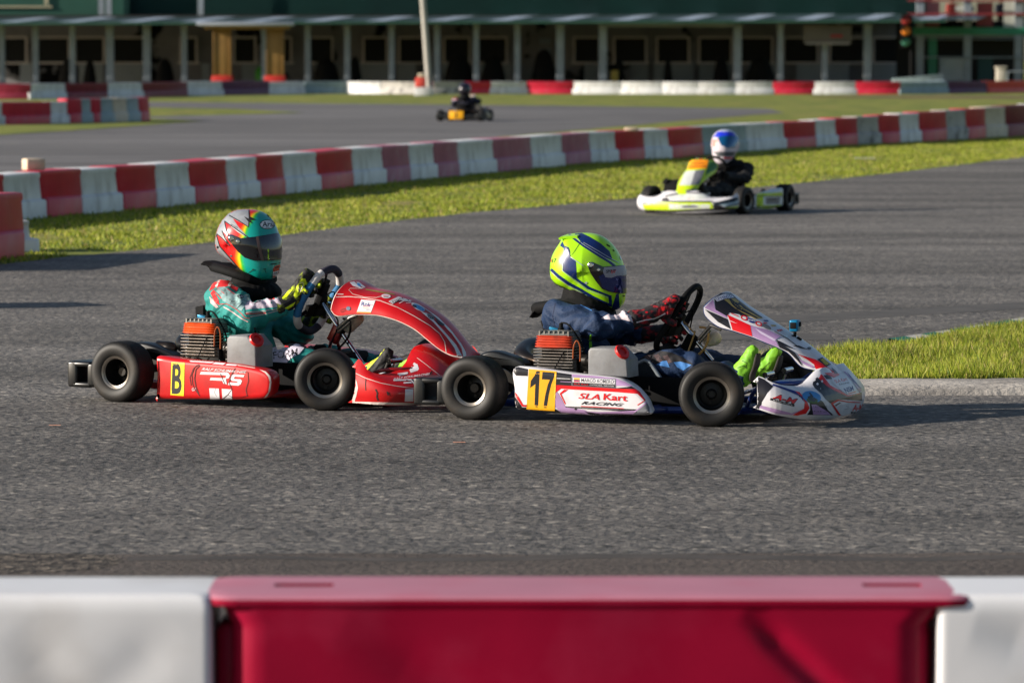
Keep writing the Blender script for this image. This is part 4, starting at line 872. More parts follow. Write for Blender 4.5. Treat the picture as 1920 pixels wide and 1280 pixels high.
# two people standing on the upper deck, cut by the top border
for i, (p_, lab, tc_) in enumerate(((1783, 'person in black trousers on the upper deck, left of two', (170, 60, 50)), (1875, 'person in black trousers on the upper deck before the white banner', (40, 44, 60)))):
    r_ = tag(empty('person', (bx(p_, 205.5), 205.5, bz(67, 205.5) + .02)), lab, 'person', 'people on the upper deck'); g = MB()
    g.ball((0, 0, 1.2), (.19, .13, .28)); g.ball((0, 0, .95), (.17, .13, .15)); g.caps((0, 0, 1.4), .07, (0, 0, 1.5), .055); g.ball((0, -.01, 1.60), (.085, .10, .12)); g.ball((0, -.11, 1.59), .018)
    for s in (-1, 1):
        g.caps((s * .09, 0, .92), .09, (s * .10, -.01, .50), .06); g.caps((s * .10, 0, .50), .058, (s * .10, .01, .09), .042); g.caps((s * .10, .02, .045), .042, (s * .11, -.15, .035), .035)
        g.caps((s * .20, 0, 1.40), .055, (s * .25, .02, 1.12), .042); g.caps((s * .25, .02, 1.12), .04, (s * .22, -.12, .92), .03); g.ball((s * .21, -.15, .87), (.03, .045, .05))
    b_ = blob('body', g, .02, M('skin', (180, 130, 105), .6), r_, 3)
    for nm, z0, z1, mm in (('trousers', .10, 1.0, drk), ('shirt', 1.0, 1.46, M('shirt_%d' % i, tc_, .8))):
        bb = bmesh.new(); bb.from_mesh(b_.data)
        bmesh.ops.delete(bb, geom=[f for f in bb.faces if not (z0 < f.calc_center_median().z < z1 and (nm == 'trousers') == (abs(f.calc_center_median().x) < .165 or f.calc_center_median().z < .8) or (nm == 'shirt' and z0 < f.calc_center_median().z < z1))], context='FACES')
        bb.normal_update()
        for v in bb.verts: v.co += v.normal * .012
        me = bpy.data.meshes.new(nm); bb.to_mesh(me); bb.free(); link(nm, me, mm, r_, 60)
    h = MB(); h.ball((0, .01, 1.64), (.092, .105, .10)); h.build('hair', M('hair_dark', (30, 24, 20), .7), r_)
# ------------------------------------------------------------ people
def hand(mb, c, ax, e1, wrist, tr, s=1.0, closed=200, thumb=1):
    """hand gripping a bar of radius tr at point c, bar axis ax; e1 points from bar to palm; four unequal bent fingers and a thumb"""
    ax = Vector(ax).normalized(); e1 = Vector(e1); e1 = (e1 - ax * e1.dot(ax)).normalized(); e2 = ax.cross(e1)
    fr_ = .0095 * s; R = tr + fr_ * .95; ln = [.86, 1.0, .95, .78]
    for i in range(4):
        off = ax * (i - 1.5) * .0205 * s * -thumb; pts = []; rs = []
        for k in range(7):
            a = radians(-12 + (closed * ln[i]) * k / 6); pts.append(Vector(c) + off + (e1 * cos(a) + e2 * sin(a)) * (R + (.004 if k in (2, 4) else 0))); rs.append(fr_ * (1.06 - .05 * k))
        pts = [Vector(c) + off * .9 + e1 * (R + .018 * s) - e2 * .018 * s] + pts; rs = [fr_ * 1.1] + rs
        mb.tube(pts, rs, n=10, smooth=2); mb.ball(pts[-1], rs[-1] * 1.02, 10, 6)
    pal = Vector(c) + e1 * (R + .012 * s)
    for i in (-1, 0, 1): mb.caps(pal + ax * i * .022 * s - e2 * .015 * s, .016 * s, Vector(wrist) * .45 + (pal + ax * i * .012) * .55, .021 * s)
    mb.caps(pal, .022 * s, wrist, .026 * s)
    tb = pal + ax * thumb * .034 * s; pts = [pal + ax * thumb * .012 * s, tb] + [Vector(c) + ax * thumb * .040 * s + (e1 * cos(a) + e2 * sin(a)) * (R + .002) for a in (-.7, -1.3, -1.9)]
    mb.tube(pts, [.013 * s, .0125 * s, .011 * s, .0105 * s, .009 * s], n=10, smooth=2); mb.ball(pts[-1], .0092 * s, 10, 6)

def helmet_mesh(fr, prof, cx, cz, b, nphi=96, nt=48, ch=.16, pw=2.25):
    P = [fr.L(p[0], p[1], 0) for p in prof]; C = fr.L(cx, cz, 0)
    pol = sorted([(atan2(p.z - C.z, p.x - C.x), sqrt((p.z - C.z) ** 2 + (p.x - C.x) ** 2)) for p in P])
    A = [p[0] for p in pol]; Rr = [p[1] for p in pol]
    A2 = [A[-1] - 2 * pi] + A + [A[0] + 2 * pi]; R2 = [Rr[-1]] + Rr + [Rr[0]]
    mb = MB(); rows = []
    ph = [-pi + 2 * pi * i / nphi for i in range(nphi)]; r0 = np.interp(ph, A2, R2)
    r0 = (np.roll(r0, 1) + r0 * 2 + np.roll(r0, -1)) / 4
    for j in range(nt + 1):
        t = -pi / 2 + .03 + (pi - .06) * j / nt; s_ = cos(t) ** (2 / pw); v = b * (1 if t > 0 else -1) * abs(sin(t)) ** (2 / pw)
        rows.append([Vector((C.x + cos(a) * r * s_, v * (1 - ch * max(0, cos(a)) * s_ ** .5 - .10 * max(0, -sin(a))), C.z + sin(a) * r * s_)) for a, r in zip(ph, r0)])
    mb.loft(rows); return mb, C

def driver(fr, D, P, name='person'):
    """D: pose traced in the kart frame; one continuous suit mesh, clothing as children"""
    root = empty(name, fr.o, -fr.t); out = {}
    def p(key): 
        q = D[key]; c = q[0]; pt = z(c, (q[1], q[2])); return fr.L(pt[0], pt[1], q[3])
    ft = D.get('fat', 1.0); g = MB(); pel = p('pelvis'); ch = p('chest'); nk = p('neck')
    g.ball(pel, (.15, .165, .10)); g.caps(pel, .125, pel.lerp(ch, .5), .118); g.ball(pel.lerp(ch, .5), (.115, .15, .11)); g.ball(ch, (.12, .165, .115)); g.ball(ch.lerp(nk, .4), (.10, .15, .08)); g.caps(ch, .1, nk, .055)
    for s in 'RL':
        sh, el, wr = p('sh' + s), p('el' + s), p('wr' + s); g.caps(ch.lerp(sh, .5), .085, sh, .07 * ft); g.caps(sh, .07 * ft, el, .056 * ft); g.caps(el, .056 * ft, wr, .037)
        hp, kn, an = p('hip' + s), p('kn' + s), p('an' + s); g.caps(hp, .095, kn, .064); g.caps(kn, .062, an, .042)
    out['suit'] = blob('racing_suit', g, .0085, P['suit'], root, 8, D.get('wr', .016), 12)
    # gloves
    ring = D['ringpts']; n = len(ring)
    for s in 'RL':
        g = MB(); wr = p('wr' + s); el = p('el' + s); k = D['grip' + s]; c = ring[k % n]; ax = ring[(k + 1) % n] - ring[(k - 1) % n]
        dr = (wr - el).normalized(); wr2 = wr + dr * .025
        hand(g, c, ax, wr2 - c, wr2, D['ringr'], D.get('hs', 1.0), thumb=D['th' + s])
        g.caps(wr - dr * .015, .043, wr2 + (c - wr2) * .3, .030)
        o = blob('glove', g, .0036, P['glove'], root, 3, .002, 40); out['glove' + s] = o
    # boots
    for s in 'RL':
        g = MB(); q = [p(k + s) for k in ('an', 'heel', 'ball', 'toe')]
        g.caps(q[0], .046, q[1], .040); g.caps(q[0], .046, q[2], .036); g.caps(q[1], .036, q[2], .036); g.caps(q[2], .036, q[3], .025)
        o = blob('boot', g, .005, P['boot'], root, 4, .003, 30); out['boot' + s] = o
        m = MB(); d = (q[3] - q[1]).normalized(); nrm = Vector((d.z, 0, -d.x))
        pts = [q[1] + nrm * .036, q[1].lerp(q[2], .5) + nrm * .030, q[2] + nrm * .033, q[3] + nrm * .022]; rows = []
        for a, ww in zip(cm(pts, 3), [.022, .028, .032, .03, .03, .032, .034, .034, .03, .022]): rows.append([a + Vector((0, -ww, 0)), a + Vector((0, ww, 0)), a + Vector((0, ww, 0)) + nrm * .010, a + Vector((0, -ww, 0)) + nrm * .010])
        m.loft(rows); m.build('sole', [M('sole_rubber', (40, 34, 30), .7)], o, bevel=.003)
    # collar and neck brace
    g = MB(); hz = D['brace']; pts = [fr.L(*z(hz[0], (a, b_)), y) for a, b_, y in hz[1]]
    g.tube(pts + [Vector((q.x, -q.y, q.z)) for q in pts[-2:0:-1]], D.get('bracer', .027), n=12, closed=True, smooth=4, flat=1.2)
    if D.get('wing'):
        w0 = [fr.L(*z(hz[0], (a, b_)), 0) for a, b_ in D['wing']]
        r = []
        for a in cm(w0, 3): r.append([a + Vector((0, -.075, -.01)), a + Vector((0, -.04, .006)), a + Vector((0, .04, .006)), a + Vector((0, .075, -.01)), a + Vector((0, .04, -.016)), a + Vector((0, -.04, -.016))])
        g.loft(r)
    blob('neck_brace', g, .006, [matblk], root, 3)
    g = MB(); g.caps(nk + Vector((-.01, 0, -.02)), .085, nk + Vector((.015, 0, .05)), .088); g.ball(nk + Vector((.03, 0, .0)), (.125, .13, .065)); blob('balaclava', g, .009, [matblk], root, 6, .004, 25)
    return root, out
# ------------------------------------------------------------ kart with number 17
f17 = Fr(.024, 18.60, 21)
NOSE17 = dict(b=[(1.225, -.50, .100), (1.30, -.492, .078), (1.365, -.44, .062), (1.41, -.33, .046), (1.44, -.18, .036), (1.455, 0, .034)],
              m=[(1.225, -.505, .15), (1.30, -.50, .13), (1.368, -.445, .118), (1.415, -.33, .12), (1.445, -.18, .125), (1.46, 0, .125)],
              t=[(1.218, -.49, .195), (1.29, -.478, .176), (1.34, -.41, .165), (1.355, -.28, .168), (1.385, -.15, .222), (1.385, 0, .205)])
S17 = dict(wb=1.02, steer=radians(19),
  pod=('1', [(60, 190), (150, 112), (500, 155), (850, 205), (1150, 235), (1400, 265), (1520, 310), (1640, 385), (1740, 490), (1800, 570), (1830, 650), (1835, 735), (1500, 742), (1100, 745), (600, 710), (180, 675), (95, 620), (85, 400)]),
  nose=NOSE17,
  fair=([(330, 60), (440, 118), (600, 238), (820, 375), (960, 470), (1100, 560), (1240, 650), (1400, 765), (1520, 860), (1640, 965), (1725, 1070)],
        [(66, 240), (90, 345), (240, 470), (420, 525), (650, 600), (850, 680), (1010, 745), (1130, 815), (1270, 965), (1450, 1015), (1680, 1078)],
        [.145, .145, .14, .135, .13, .125, .115, .105, .095, .085, .07], '4'),
  seat=('p', [(1022, 600), (1036, 650), (1060, 705), (1100, 745), (1160, 755), (1215, 745), (1248, 728)]), seatside=('w', [(-20, 310), (60, 300), (200, 290), (455, 660), (60, 690), (-40, 640)]),
  eng=('c', (556, 880), (800, 768), (556, 655)), guard=('c', [(225, 815), (270, 785), (330, 780), (400, 800), (480, 830), (520, 870), (480, 930), (400, 900), (330, 850), (280, 830)]),
  box=('c', [(893, 930), (893, 780), (905, 762), (1062, 760), (1135, 835), (1140, 945)]), boxd=.13, cap=(1098, 796),
  ringc=('8', (640, 545)), ringn=(.9, 0, -.44), ringr=.0135, ring=('8', [(890, 120), (790, 200), (690, 330), (570, 540), (460, 690), (375, 850), (370, 940), (450, 950), (560, 880), (740, 620), (860, 420), (930, 260), (940, 160)]),
  col=('8', (1110, 1110)), bar=('d', [(520, 545), (610, 440), (690, 470)]), bottle=('d', [(600, 545), (640, 535)]))
P17 = dict(frame=blue, pod=white, nose=white, fair=white, trim=blue, head=head_red, ring=[matblk], bracket=matblk, hose=M('hose_amber', (170, 130, 70), .4))
k17, q17 = kart('racing_kart', f17, S17, P17)
tag(k17, 'white, red and lilac racing kart with a yellow plate reading 17', 'racing kart', 'racing karts on the near track')
s = Skin(q17['pod'], f17)
s.P('1', [(90, 150), (130, 118), (275, 150), (272, 238), (120, 232), (90, 190)], vblk)
s.P('1', [(635, 190), (835, 218), (840, 362), (1390, 395), (1600, 372), (1665, 405), (1400, 402), (635, 355)], vblk)
s.P('1', [(835, 218), (1150, 240), (1400, 270), (1520, 314), (1622, 372), (1400, 362), (1395, 285), (845, 250)], lilac)
s.P('1', [(640, 262), (820, 272), (820, 280), (640, 272)], white); s.P('1', [(690, 306), (830, 312), (830, 320), (690, 312)], lilac)
s.P('1', [(622, 352), (1400, 400), (1660, 408), (1710, 440), (1790, 555), (1765, 550), (1680, 466), (1400, 442), (790, 408), (700, 400), (625, 455)], vred)
s.P('1', [(625, 470), (650, 440), (700, 520), (760, 640), (1000, 672), (1125, 740), (900, 738), (700, 705), (630, 640)], lilac)
s.P('1', [(740, 410), (792, 414), (704, 470), (762, 598), (750, 600), (680, 462)], vred)
s.P('1', [(1500, 690), (1655, 682), (1800, 570), (1806, 590), (1622, 728), (1180, 728), (1000, 690), (1180, 700)], lilac)
s.P('1', [(1000, 690), (1180, 715), (1600, 726), (1640, 742), (1100, 750)], vblk)
s.P('1', [(1618, 728), (1806, 585), (1835, 645), (1838, 740)], vgry); s.P('1', [(1680, 606), (1780, 545), (1785, 552), (1685, 616)], vred)
s.P('1', [(103, 445), (122, 455), (215, 610), (264, 612), (264, 632), (200, 628), (105, 485)], vred)
s.P('1', [(108, 500), (196, 636), (262, 640), (640, 664), (702, 708), (900, 742), (560, 730), (150, 672), (108, 620)], vblk)
s.P('1', [(835, 250), (1405, 278), (1402, 396), (835, 362)], vgry); s.P('1', [(848, 256), (1396, 286), (1394, 346), (848, 316)], white); s.P('1', [(848, 320), (1394, 350), (1392, 386), (848, 356)], vblk)
s.P('1', [(866, 262), (942, 265), (942, 288), (866, 284)], yel); s.P('1', [(866, 285), (942, 289), (942, 302), (866, 298)], vblu); s.P('1', [(866, 299), (942, 303), (942, 315), (866, 311)], vred)
s.T('1', 'MARCO ROMERO', [(962, 270), (1380, 292), (1378, 338), (960, 310)], vblk, bold=0.008); s.T('1', 'OFFICIAL DRIVER', [(1070, 341), (1384, 361), (1384, 378), (1070, 357)], white); s.T('1', 'SLA Kart', [(866, 328), (1052, 340), (1052, 358), (866, 348)], vred, bold=0.012)
s.T('1', 'SLA', [(935, 455), (1210, 470), (1195, 545), (922, 528)], vred, bold=0.012, shear=.2); s.T('1', 'Kart', [(1250, 460), (1556, 478), (1550, 562), (1243, 545)], vred, bold=0.018)
s.T('1', 'RACING', [(975, 560), (1505, 588), (1490, 626), (955, 600)], vblk, bold=0.020, shear=.35, space=1.1); s.P('1', [(955, 620), (1505, 650), (1505, 659), (955, 629)], vred)
s.E('1', 888, 660, 14, 12, dkalu)
s.join()
s = Skin(q17['pod'], f17); s.k = 12; s.P('1', [(285, 150), (640, 182), (618, 686), (255, 662)], yel)
s.P('1', [(385, 176), (428, 178), (418, 400), (408, 616), (360, 612), (366, 420), (371, 342), (303, 392), (312, 298), (360, 232)], vblk)
s.P('1', [(462, 186), (618, 198), (612, 250), (575, 350), (546, 470), (522, 622), (476, 618), (500, 470), (530, 350), (556, 286), (454, 280)], vblk)
s.P('1', [(372, 616), (402, 618), (400, 646), (370, 644)], M('plate_dark_yellow', (150, 110, 20), .5)); s.P('1', [(482, 624), (515, 628), (512, 652), (480, 650)], M('plate_dark_yellow', (0, 0, 0)))  # small darker yellow bits below both digits
s.child('number_plate', q17['pod'])
# nose
s = Skin(q17['nose'], f17)
s.P('3', [(40, 200), (200, 270), (345, 385), (250, 500), (160, 640), (150, 700), (100, 790), (30, 700), (60, 500)], vblk)
s.P('3', [(345, 345), (520, 405), (700, 462), (760, 520), (820, 560), (845, 640), (780, 545), (560, 450), (330, 370)], vblu, off=.0016)
s.P('3', [(680, 455), (780, 480), (835, 560), (905, 650), (940, 740), (880, 830), (740, 860), (665, 852), (850, 745), (862, 640), (820, 565)], vred)
s.P('3', [(150, 690), (350, 740), (600, 795), (640, 830), (840, 755), (650, 850), (400, 830), (115, 735)], lilac)
s.P('3', [(165, 650), (250, 500), (350, 395), (700, 520), (830, 590), (850, 740), (650, 820), (400, 755), (170, 700)], white)
s.P('3', [(945, 660), (1050, 600), (1150, 600), (1230, 700), (1320, 855), (1000, 850), (900, 850), (950, 770)], vblk)
s.P('3', [(970, 680), (1040, 680), (1240, 800), (1290, 850), (1000, 845)], lilac)
s.P('3', [(1010, 400), (1060, 480), (1150, 540), (1230, 640), (1290, 750), (1400, 858), (1340, 858), (1240, 770), (1160, 640), (1060, 560), (985, 440)], white)
s.P('3', [(1000, 300), (1070, 230), (1120, 290), (1250, 400), (1400, 490), (1560, 550), (1790, 480), (1800, 620), (1500, 600), (1400, 595), (1280, 660), (1200, 590), (1130, 500), (1030, 420), (990, 360)], vblk)
s.P('3', [(1070, 225), (1140, 190), (1210, 280), (1280, 370), (1420, 440), (1560, 530), (1760, 480), (1755, 510), (1560, 552), (1400, 480), (1230, 390), (1120, 290)], vred)
s.P('3', [(1165, 205), (1260, 200), (1310, 265), (1215, 270)], vblk); s.P('3', [(1280, 290), (1540, 215), (1755, 495), (1570, 525), (1440, 440), (1330, 340)], white)
s.P('3', [(1490, 140), (1530, 150), (1800, 440), (1760, 490), (1640, 300)], lilac); s.P('3', [(1550, 150), (1620, 230), (1760, 390), (1790, 420), (1740, 400), (1620, 270)], vblu); s.P('3', [(1180, 170), (1400, 150), (1430, 200), (1340, 240), (1230, 200)], vred)
s.T('3', 'SLA Kart', [(1335, 285), (1535, 235), (1560, 290), (1370, 335)], vred, bold=0.012); s.T('3', 'RACING', [(1420, 345), (1580, 315), (1590, 335), (1430, 370)], vblk, bold=0.012)
s.T('3', 'NSM', [(1490, 420), (1640, 375), (1665, 450), (1540, 495)], vblu, bold=0.020); s.P('3', [(1560, 500), (1690, 465), (1700, 478), (1570, 515)], vred)
s.P('3', [(1285, 660), (1400, 598), (1560, 630), (1770, 640), (1765, 655), (1560, 648), (1415, 620), (1320, 670), (1450, 858), (1415, 858)], vred)
s.P('3', [(1325, 672), (1418, 624), (1560, 652), (1790, 655), (1800, 840), (1640, 855), (1455, 858)], white); s.P('3', [(1345, 690), (1430, 645), (1450, 655), (1365, 710)], vblk)
for nm, qd in (('A·M', [(330, 545), (740, 600), (720, 690), (310, 575)]),):
    s.T('3', 'A-M', [(375, 500), (750, 590), (700, 690), (318, 590)], vblk, bold=0.044, shear=.15); s.T('3', 'A-M', [(385, 512), (738, 600), (700, 672), (332, 575)], vred, bold=0.020, shear=.15)
s.Ln('3', [(300, 590), (480, 645), (690, 700)], 34, vblk); s.T('3', 'ENGINES', [(350, 600), (660, 682), (655, 698), (345, 615)], white)
s.T('3', 'A-M', [(1660, 680), (1815, 670), (1812, 780), (1630, 785)], vred, bold=0.024); s.Ln('3', [(1610, 810), (1700, 815), (1800, 790)], 30, vblk); s.T('3', 'ENGINES', [(1640, 805), (1780, 800), (1780, 818), (1640, 825)], white)
s.E('3', 970, 560, 155, 92, vsky, rot=.2); s.E('3', 985, 620, 100, 46, vgrn, rot=.2); s.P('3', [(920, 490), (960, 500), (1000, 560), (1060, 600), (1010, 640), (930, 610), (900, 560), (950, 540)], vblk)
s.Ln('3', [(1530, 700), (1600, 740), (1500, 760)], 5, vgry); s.Ln('3', [(760, 530), (800, 560), (770, 560)], 6, vblk)
s.join()
# fairing
s = Skin(q17['fair'], f17)
s.P('4', [(75, 200), (200, 70), (180, 130), (110, 190), (75, 245)], blue); s.P('4', [(80, 235), (180, 140), (205, 260), (350, 350), (350, 375), (80, 250)], lilac)
s.P('4', [(190, 110), (260, 62), (400, 60), (480, 140), (770, 360), (520, 345), (470, 280), (520, 330), (380, 305), (350, 350), (210, 270)], vblk)
s.P('4', [(75, 262), (360, 385), (400, 510), (240, 420), (100, 285)], vblk)
s.P('4', [(185, 125), (320, 72), (410, 82), (440, 118), (320, 135), (230, 168)], white); s.T('4', 'LEVANTO', [(205, 122), (405, 78), (420, 108), (235, 158)], vblu, bold=0.016)
s.P('4', [(315, 142), (450, 128), (560, 210), (680, 290), (800, 375), (700, 385), (530, 300), (420, 230)], vcream)
s.P('4', [(375, 138), (400, 132), (560, 270), (740, 372), (715, 378), (480, 265), (420, 210)], vblk); s.P('4', [(440, 172), (490, 188), (500, 170), (600, 250), (790, 362), (770, 368), (560, 255), (520, 215), (460, 205)], vblk)
s.P('4', [(355, 330), (640, 462), (665, 600), (420, 520), (385, 400)], vred); s.P('4', [(385, 400), (480, 440), (450, 432), (395, 412)], white)
s.P('4', [(400, 308), (500, 350), (495, 358), (405, 320)], vred)
s.P('4', [(645, 462), (720, 485), (860, 520), (1020, 600), (950, 645), (1000, 735), (850, 680), (672, 600)], lilac); s.P('4', [(700, 500), (960, 640), (940, 660), (760, 560)], M('vinyl_pale', (206, 190, 214), .4))
s.E('4', 566, 372, 46, 30, vred, rot=.4); s.E('4', 566, 372, 26, 16, white, rot=.4); s.E('4', 650, 405, 50, 26, vblu, rot=.45); s.E('4', 745, 445, 44, 28, vred, rot=.4); s.E('4', 745, 445, 24, 14, white, rot=.4); s.E('4', 840, 482, 66, 24, vgry, rot=.5)
s.T('4', 'JFM', [(605, 385), (690, 400), (695, 425), (610, 408)], white, bold=0.016); s.T('4', 'AM', [(955, 520), (1020, 510), (1050, 530), (985, 545)], vred, bold=0.024)
s.P('4', [(800, 400), (850, 400), (870, 415), (820, 415)], vblu); s.P('4', [(795, 430), (840, 430), (855, 442), (810, 444)], vred); s.P('4', [(890, 460), (950, 460), (965, 475), (905, 475)], vcream)
s.Ln('4', [(940, 540), (1100, 630), (1220, 720), (1340, 760)], 8, vblk)
s.P('4', [(965, 645), (1010, 665), (1180, 755), (1130, 745), (1040, 705), (1190, 800), (1250, 880), (1290, 975), (1230, 900), (1120, 790), (1010, 740)], vblk)
s.P('4', [(1170, 718), (1240, 715), (1340, 760), (1290, 755)], vblk)
s.P('4', [(1225, 820), (1450, 890), (1560, 960), (1700, 1060), (1560, 1040), (1450, 1000), (1430, 950), (1350, 890)], vred); s.P('4', [(1245, 880), (1440, 980), (1400, 990), (1300, 940)], lilac)
s.P('4', [(1470, 890), (1530, 862), (1640, 950), (1580, 980)], vblk); s.T('4', '101', [(1505, 888), (1540, 872), (1625, 945), (1580, 965)], yelB, bold=0.028)
s.E('4', 265, 395, 20, 18, dkalu); s.E('4', 1370, 750, 26, 16, vblk); s.P('4', [(1640, 985), (1690, 1020), (1730, 1070), (1690, 1068)], vgry)
s.join()
# action camera standing on the fairing
cp = f17.L(*z('4', (1195, 465)), 0); W_ = f17.W(cp); fo = f17.L(*z('4', (1175, 640)), 0)
ac = tag(empty('action_camera', f17.W(fo), -f17.t), 'small blue action camera mounted on the fairing of the kart numbered 17', 'camera'); u = cp - fo
MB().box(u, (.036, .046, .048)).build('camera_body', camblue, ac, bevel=.006, seg=3)
MB().box(u + Vector((-.001, -.0235, .001)), (.026, .003, .026)).build('side_window', matblk, ac, bevel=.001); MB().box(u + Vector((-.0185, 0, .002)), (.003, .034, .032)).build('screen', matblk, ac, bevel=.001); m = MB(); m.lathe(u + Vector((.016, .008, .006)), (1, 0, 0), [(.010, 0), (.010, .006), (.006, .007), (.001, .006)], 16); m.build('lens', matblk, ac)
m = MB(); m.box((0, 0, -.004), (.055, .045, .016), ry=.6); m.tube([(.0, 0, 0), (.006, 0, .012), u + Vector((0, 0, -.026))], .007, smooth=2); m.box((.022, .0, .0), (.02, .02, .02), ry=.6); m.lathe((.0, -.02, .014), (0, 1, 0), [(.007, 0), (.007, .04)], 12); m.build('mount', matblk, ac, bevel=.002)
# driver
D17 = dict(pelvis=('p', 1110, 712, 0), chest=('p', 1078, 628, 0), neck=('p', 1088, 575, 0),
  shR=('p', 1047, 592, -.17), elR=('p', 1122, 612, -.25), wrR=('p', 1196, 598, -.17), shL=('p', 1078, 596, .17), elL=('p', 1145, 630, .22), wrL=('p', 1206, 626, .15),
  hipR=('p', 1130, 722, -.09), knR=('p', 1262, 682, -.15), anR=('p', 1386, 705, -.12), hipL=('p', 1140, 715, .09), knL=('p', 1290, 676, .13), anL=('p', 1420, 695, .10),
  heelR=('p', 1393, 708, -.12), ballR=('p', 1402, 680, -.12), toeR=('p', 1411, 658, -.12), heelL=('p', 1425, 706, .10), ballL=('p', 1443, 682, .10), toeL=('p', 1455, 660, .10),
  ringpts=q17['ring'], ringr=.0135, gripR=10, thR=1, gripL=34, thL=-1, hs=1.42,
  brace=('p', [(1008, 578, 0), (1050, 574, -.12), (1100, 588, -.11), (1140, 590, 0)]), wing=[(1001, 592), (1015, 575), (1040, 566), (1070, 562)])
suit17 = M('suit_navy', (3, 38, 74), .75, var=.15, sc=12, bump=.3, bsc=90)
glo17 = M('glove_black_red', (24, 20, 24), .8, var=.1, dirt=(190, 16, 34), dsc=34, damt=1.0, dstr=(1, 1, 1.6)); glo17.node_tree.nodes
boot17 = M('boot_green', (128, 196, 40), .6, var=.1, dirt=(60, 110, 20), dsc=30, damt=.5)
d17, e17 = driver(f17, D17, dict(suit=suit17, glove=glo17, boot=boot17))
tag(d17, 'person in a navy suit and lime green helmet driving the kart numbered 17', 'person', 'kart drivers')
s = Skin(e17['suit'], f17); wsl = M('suit_white', (214, 200, 204), .75, var=.08, bump=.2, bsc=80); bro = M('suit_brown', (70, 52, 54), .8); lb = M('suit_light_blue', (64, 124, 190), .75); sb = M('suit_black', (20, 19, 24), .8); sl_ = M('suit_lime', (130, 210, 20), .7); sn = M('suit_dark_navy', (12, 28, 62), .8)
s.P('f', [(725, 870), (850, 795), (900, 790), (1070, 780), (1050, 800), (1045, 925), (1000, 900), (920, 880), (830, 885), (740, 875)], wsl)
s.P('f', [(615, 1030), (632, 1015), (640, 1150), (612, 1150)], sl_); s.Ln('f', [(300, 730), (275, 850), (300, 960)], 6, sn); s.Ln('f', [(450, 700), (560, 760), (640, 800)], 6, lb)
s.Ln('f', [(370, 700), (430, 690)], 10, sl_); s.Ln('f', [(540, 1010), (760, 975), (950, 985)], 7, sn)
s.P('8', [(140, 1090), (250, 1010), (420, 980), (560, 1000), (700, 1060), (860, 1160), (760, 1150), (600, 1130), (440, 1110), (360, 1160), (250, 1120), (120, 1130)], sb)
for a_ in ((250, 1030), (380, 1020), (500, 1030)): s.P('8', [(a_[0] - 60, a_[1] + 20), (a_[0] + 10, a_[1]), (a_[0] + 70, a_[1] + 100), (a_[0] + 20, a_[1] + 115)], bro)
s.P('8', [(360, 1165), (440, 1115), (500, 1110), (540, 1200), (480, 1190)], lb); s.P('8', [(590, 1130), (680, 1120), (830, 1165), (720, 1240), (640, 1200)], lb)
s.join()
s = Skin(e17['bootL'], f17); s.Ln('4', [(720, 1080), (880, 920), (870, 1040), (800, 1080)], 6, sb); s.Ln('4', [(760, 1000), (860, 1010), (790, 1090)], 6, sb); s.join()
s = Skin(e17['bootR'], f17); s.Ln('4', [(540, 900), (600, 930), (590, 990)], 8, sb); s.Ln('4', [(480, 990), (560, 960), (600, 1000)], 6, sb); s.join()
s = Skin(e17['gloveR'], f17); s.Ln('8', [(95, 600), (200, 570), (330, 550), (400, 520), (480, 480)], 14, wsl)
for q in ((230, 465, 20, 10), (270, 540, 22, 10), (480, 350, 14, 12), (600, 300, 30, 12), (610, 255, 36, 8), (570, 420, 26, 12), (740, 350, 22, 26), (520, 300, 10, 20)): s.E('8', *q, vred)
s.P('8', [(385, 405), (420, 410), (400, 500), (380, 500)], vred); s.P('8', [(420, 400), (470, 380), (480, 440), (430, 450)], vred); s.join()
# helmet
PR = [(375, 125), (382, 104), (405, 94), (470, 88), (560, 82), (640, 85), (720, 105), (800, 160), (860, 230), (905, 310), (932, 385), (943, 440), (945, 540), (945, 640), (946, 680), (938, 725), (905, 775), (870, 792), (800, 785), (700, 745), (600, 690), (500, 640), (420, 600), (330, 565), (290, 535), (265, 490), (259, 400), (275, 300), (310, 228), (345, 180)]
hb = M('helmet_lime', (168, 232, 20), .3, var=.04, coat=.5); navy = M('helmet_navy', (16, 40, 96), .3, coat=.5); hsil = M('helmet_silver', (190, 196, 200), .35, .3, coat=.4)
hf17 = Fr(f17.W(f17.L(1102, 508, 0)).x, f17.W(f17.L(1102, 508, 0)).y, 12)
def helmet(fr, kfr, prof, cx, cy, base, par, b=.132, name='helmet', ch=.16):
    mb, C = helmet_mesh(fr, prof, cx, cy, b, ch=ch); 
    mb.v = [tuple(kfr.toL(fr.W(v))) for v in mb.v]; return mb.build(name, base, par, ang=60), C
h17, C = helmet(hf17, f17, z('f', PR), *z('f', (600, 430)), [hb], d17)
s = Skin(h17, f17)
s.P('f', [(480, 92), (545, 84), (620, 120), (720, 180), (800, 250), (830, 330), (890, 360), (760, 310), (640, 240), (540, 170)], navy)
s.Ln('f', [(425, 95), (480, 140), (560, 200), (700, 290), (800, 350), (850, 390)], 22, navy); s.Ln('f', [(440, 92), (560, 190), (700, 276), (860, 372)], 4, hsil); s.Ln('f', [(560, 170), (700, 250), (800, 310), (890, 358)], 4, hsil)
s.P('f', [(345, 200), (368, 160), (385, 200), (425, 215), (438, 250), (440, 300), (490, 345), (500, 500), (620, 580), (760, 640), (820, 660), (825, 760), (800, 760), (790, 670), (600, 600), (480, 510), (370, 430), (375, 300), (380, 225)], navy)
s.Ln('f', [(262, 418), (330, 480), (420, 545), (540, 610), (640, 670), (720, 710), (800, 745)], 26, navy); s.Ln('f', [(265, 440), (330, 502), (420, 565), (640, 688), (790, 762)], 5, hsil); s.Ln('f', [(370, 300), (366, 430), (480, 520), (600, 610), (790, 680)], 4, hsil)
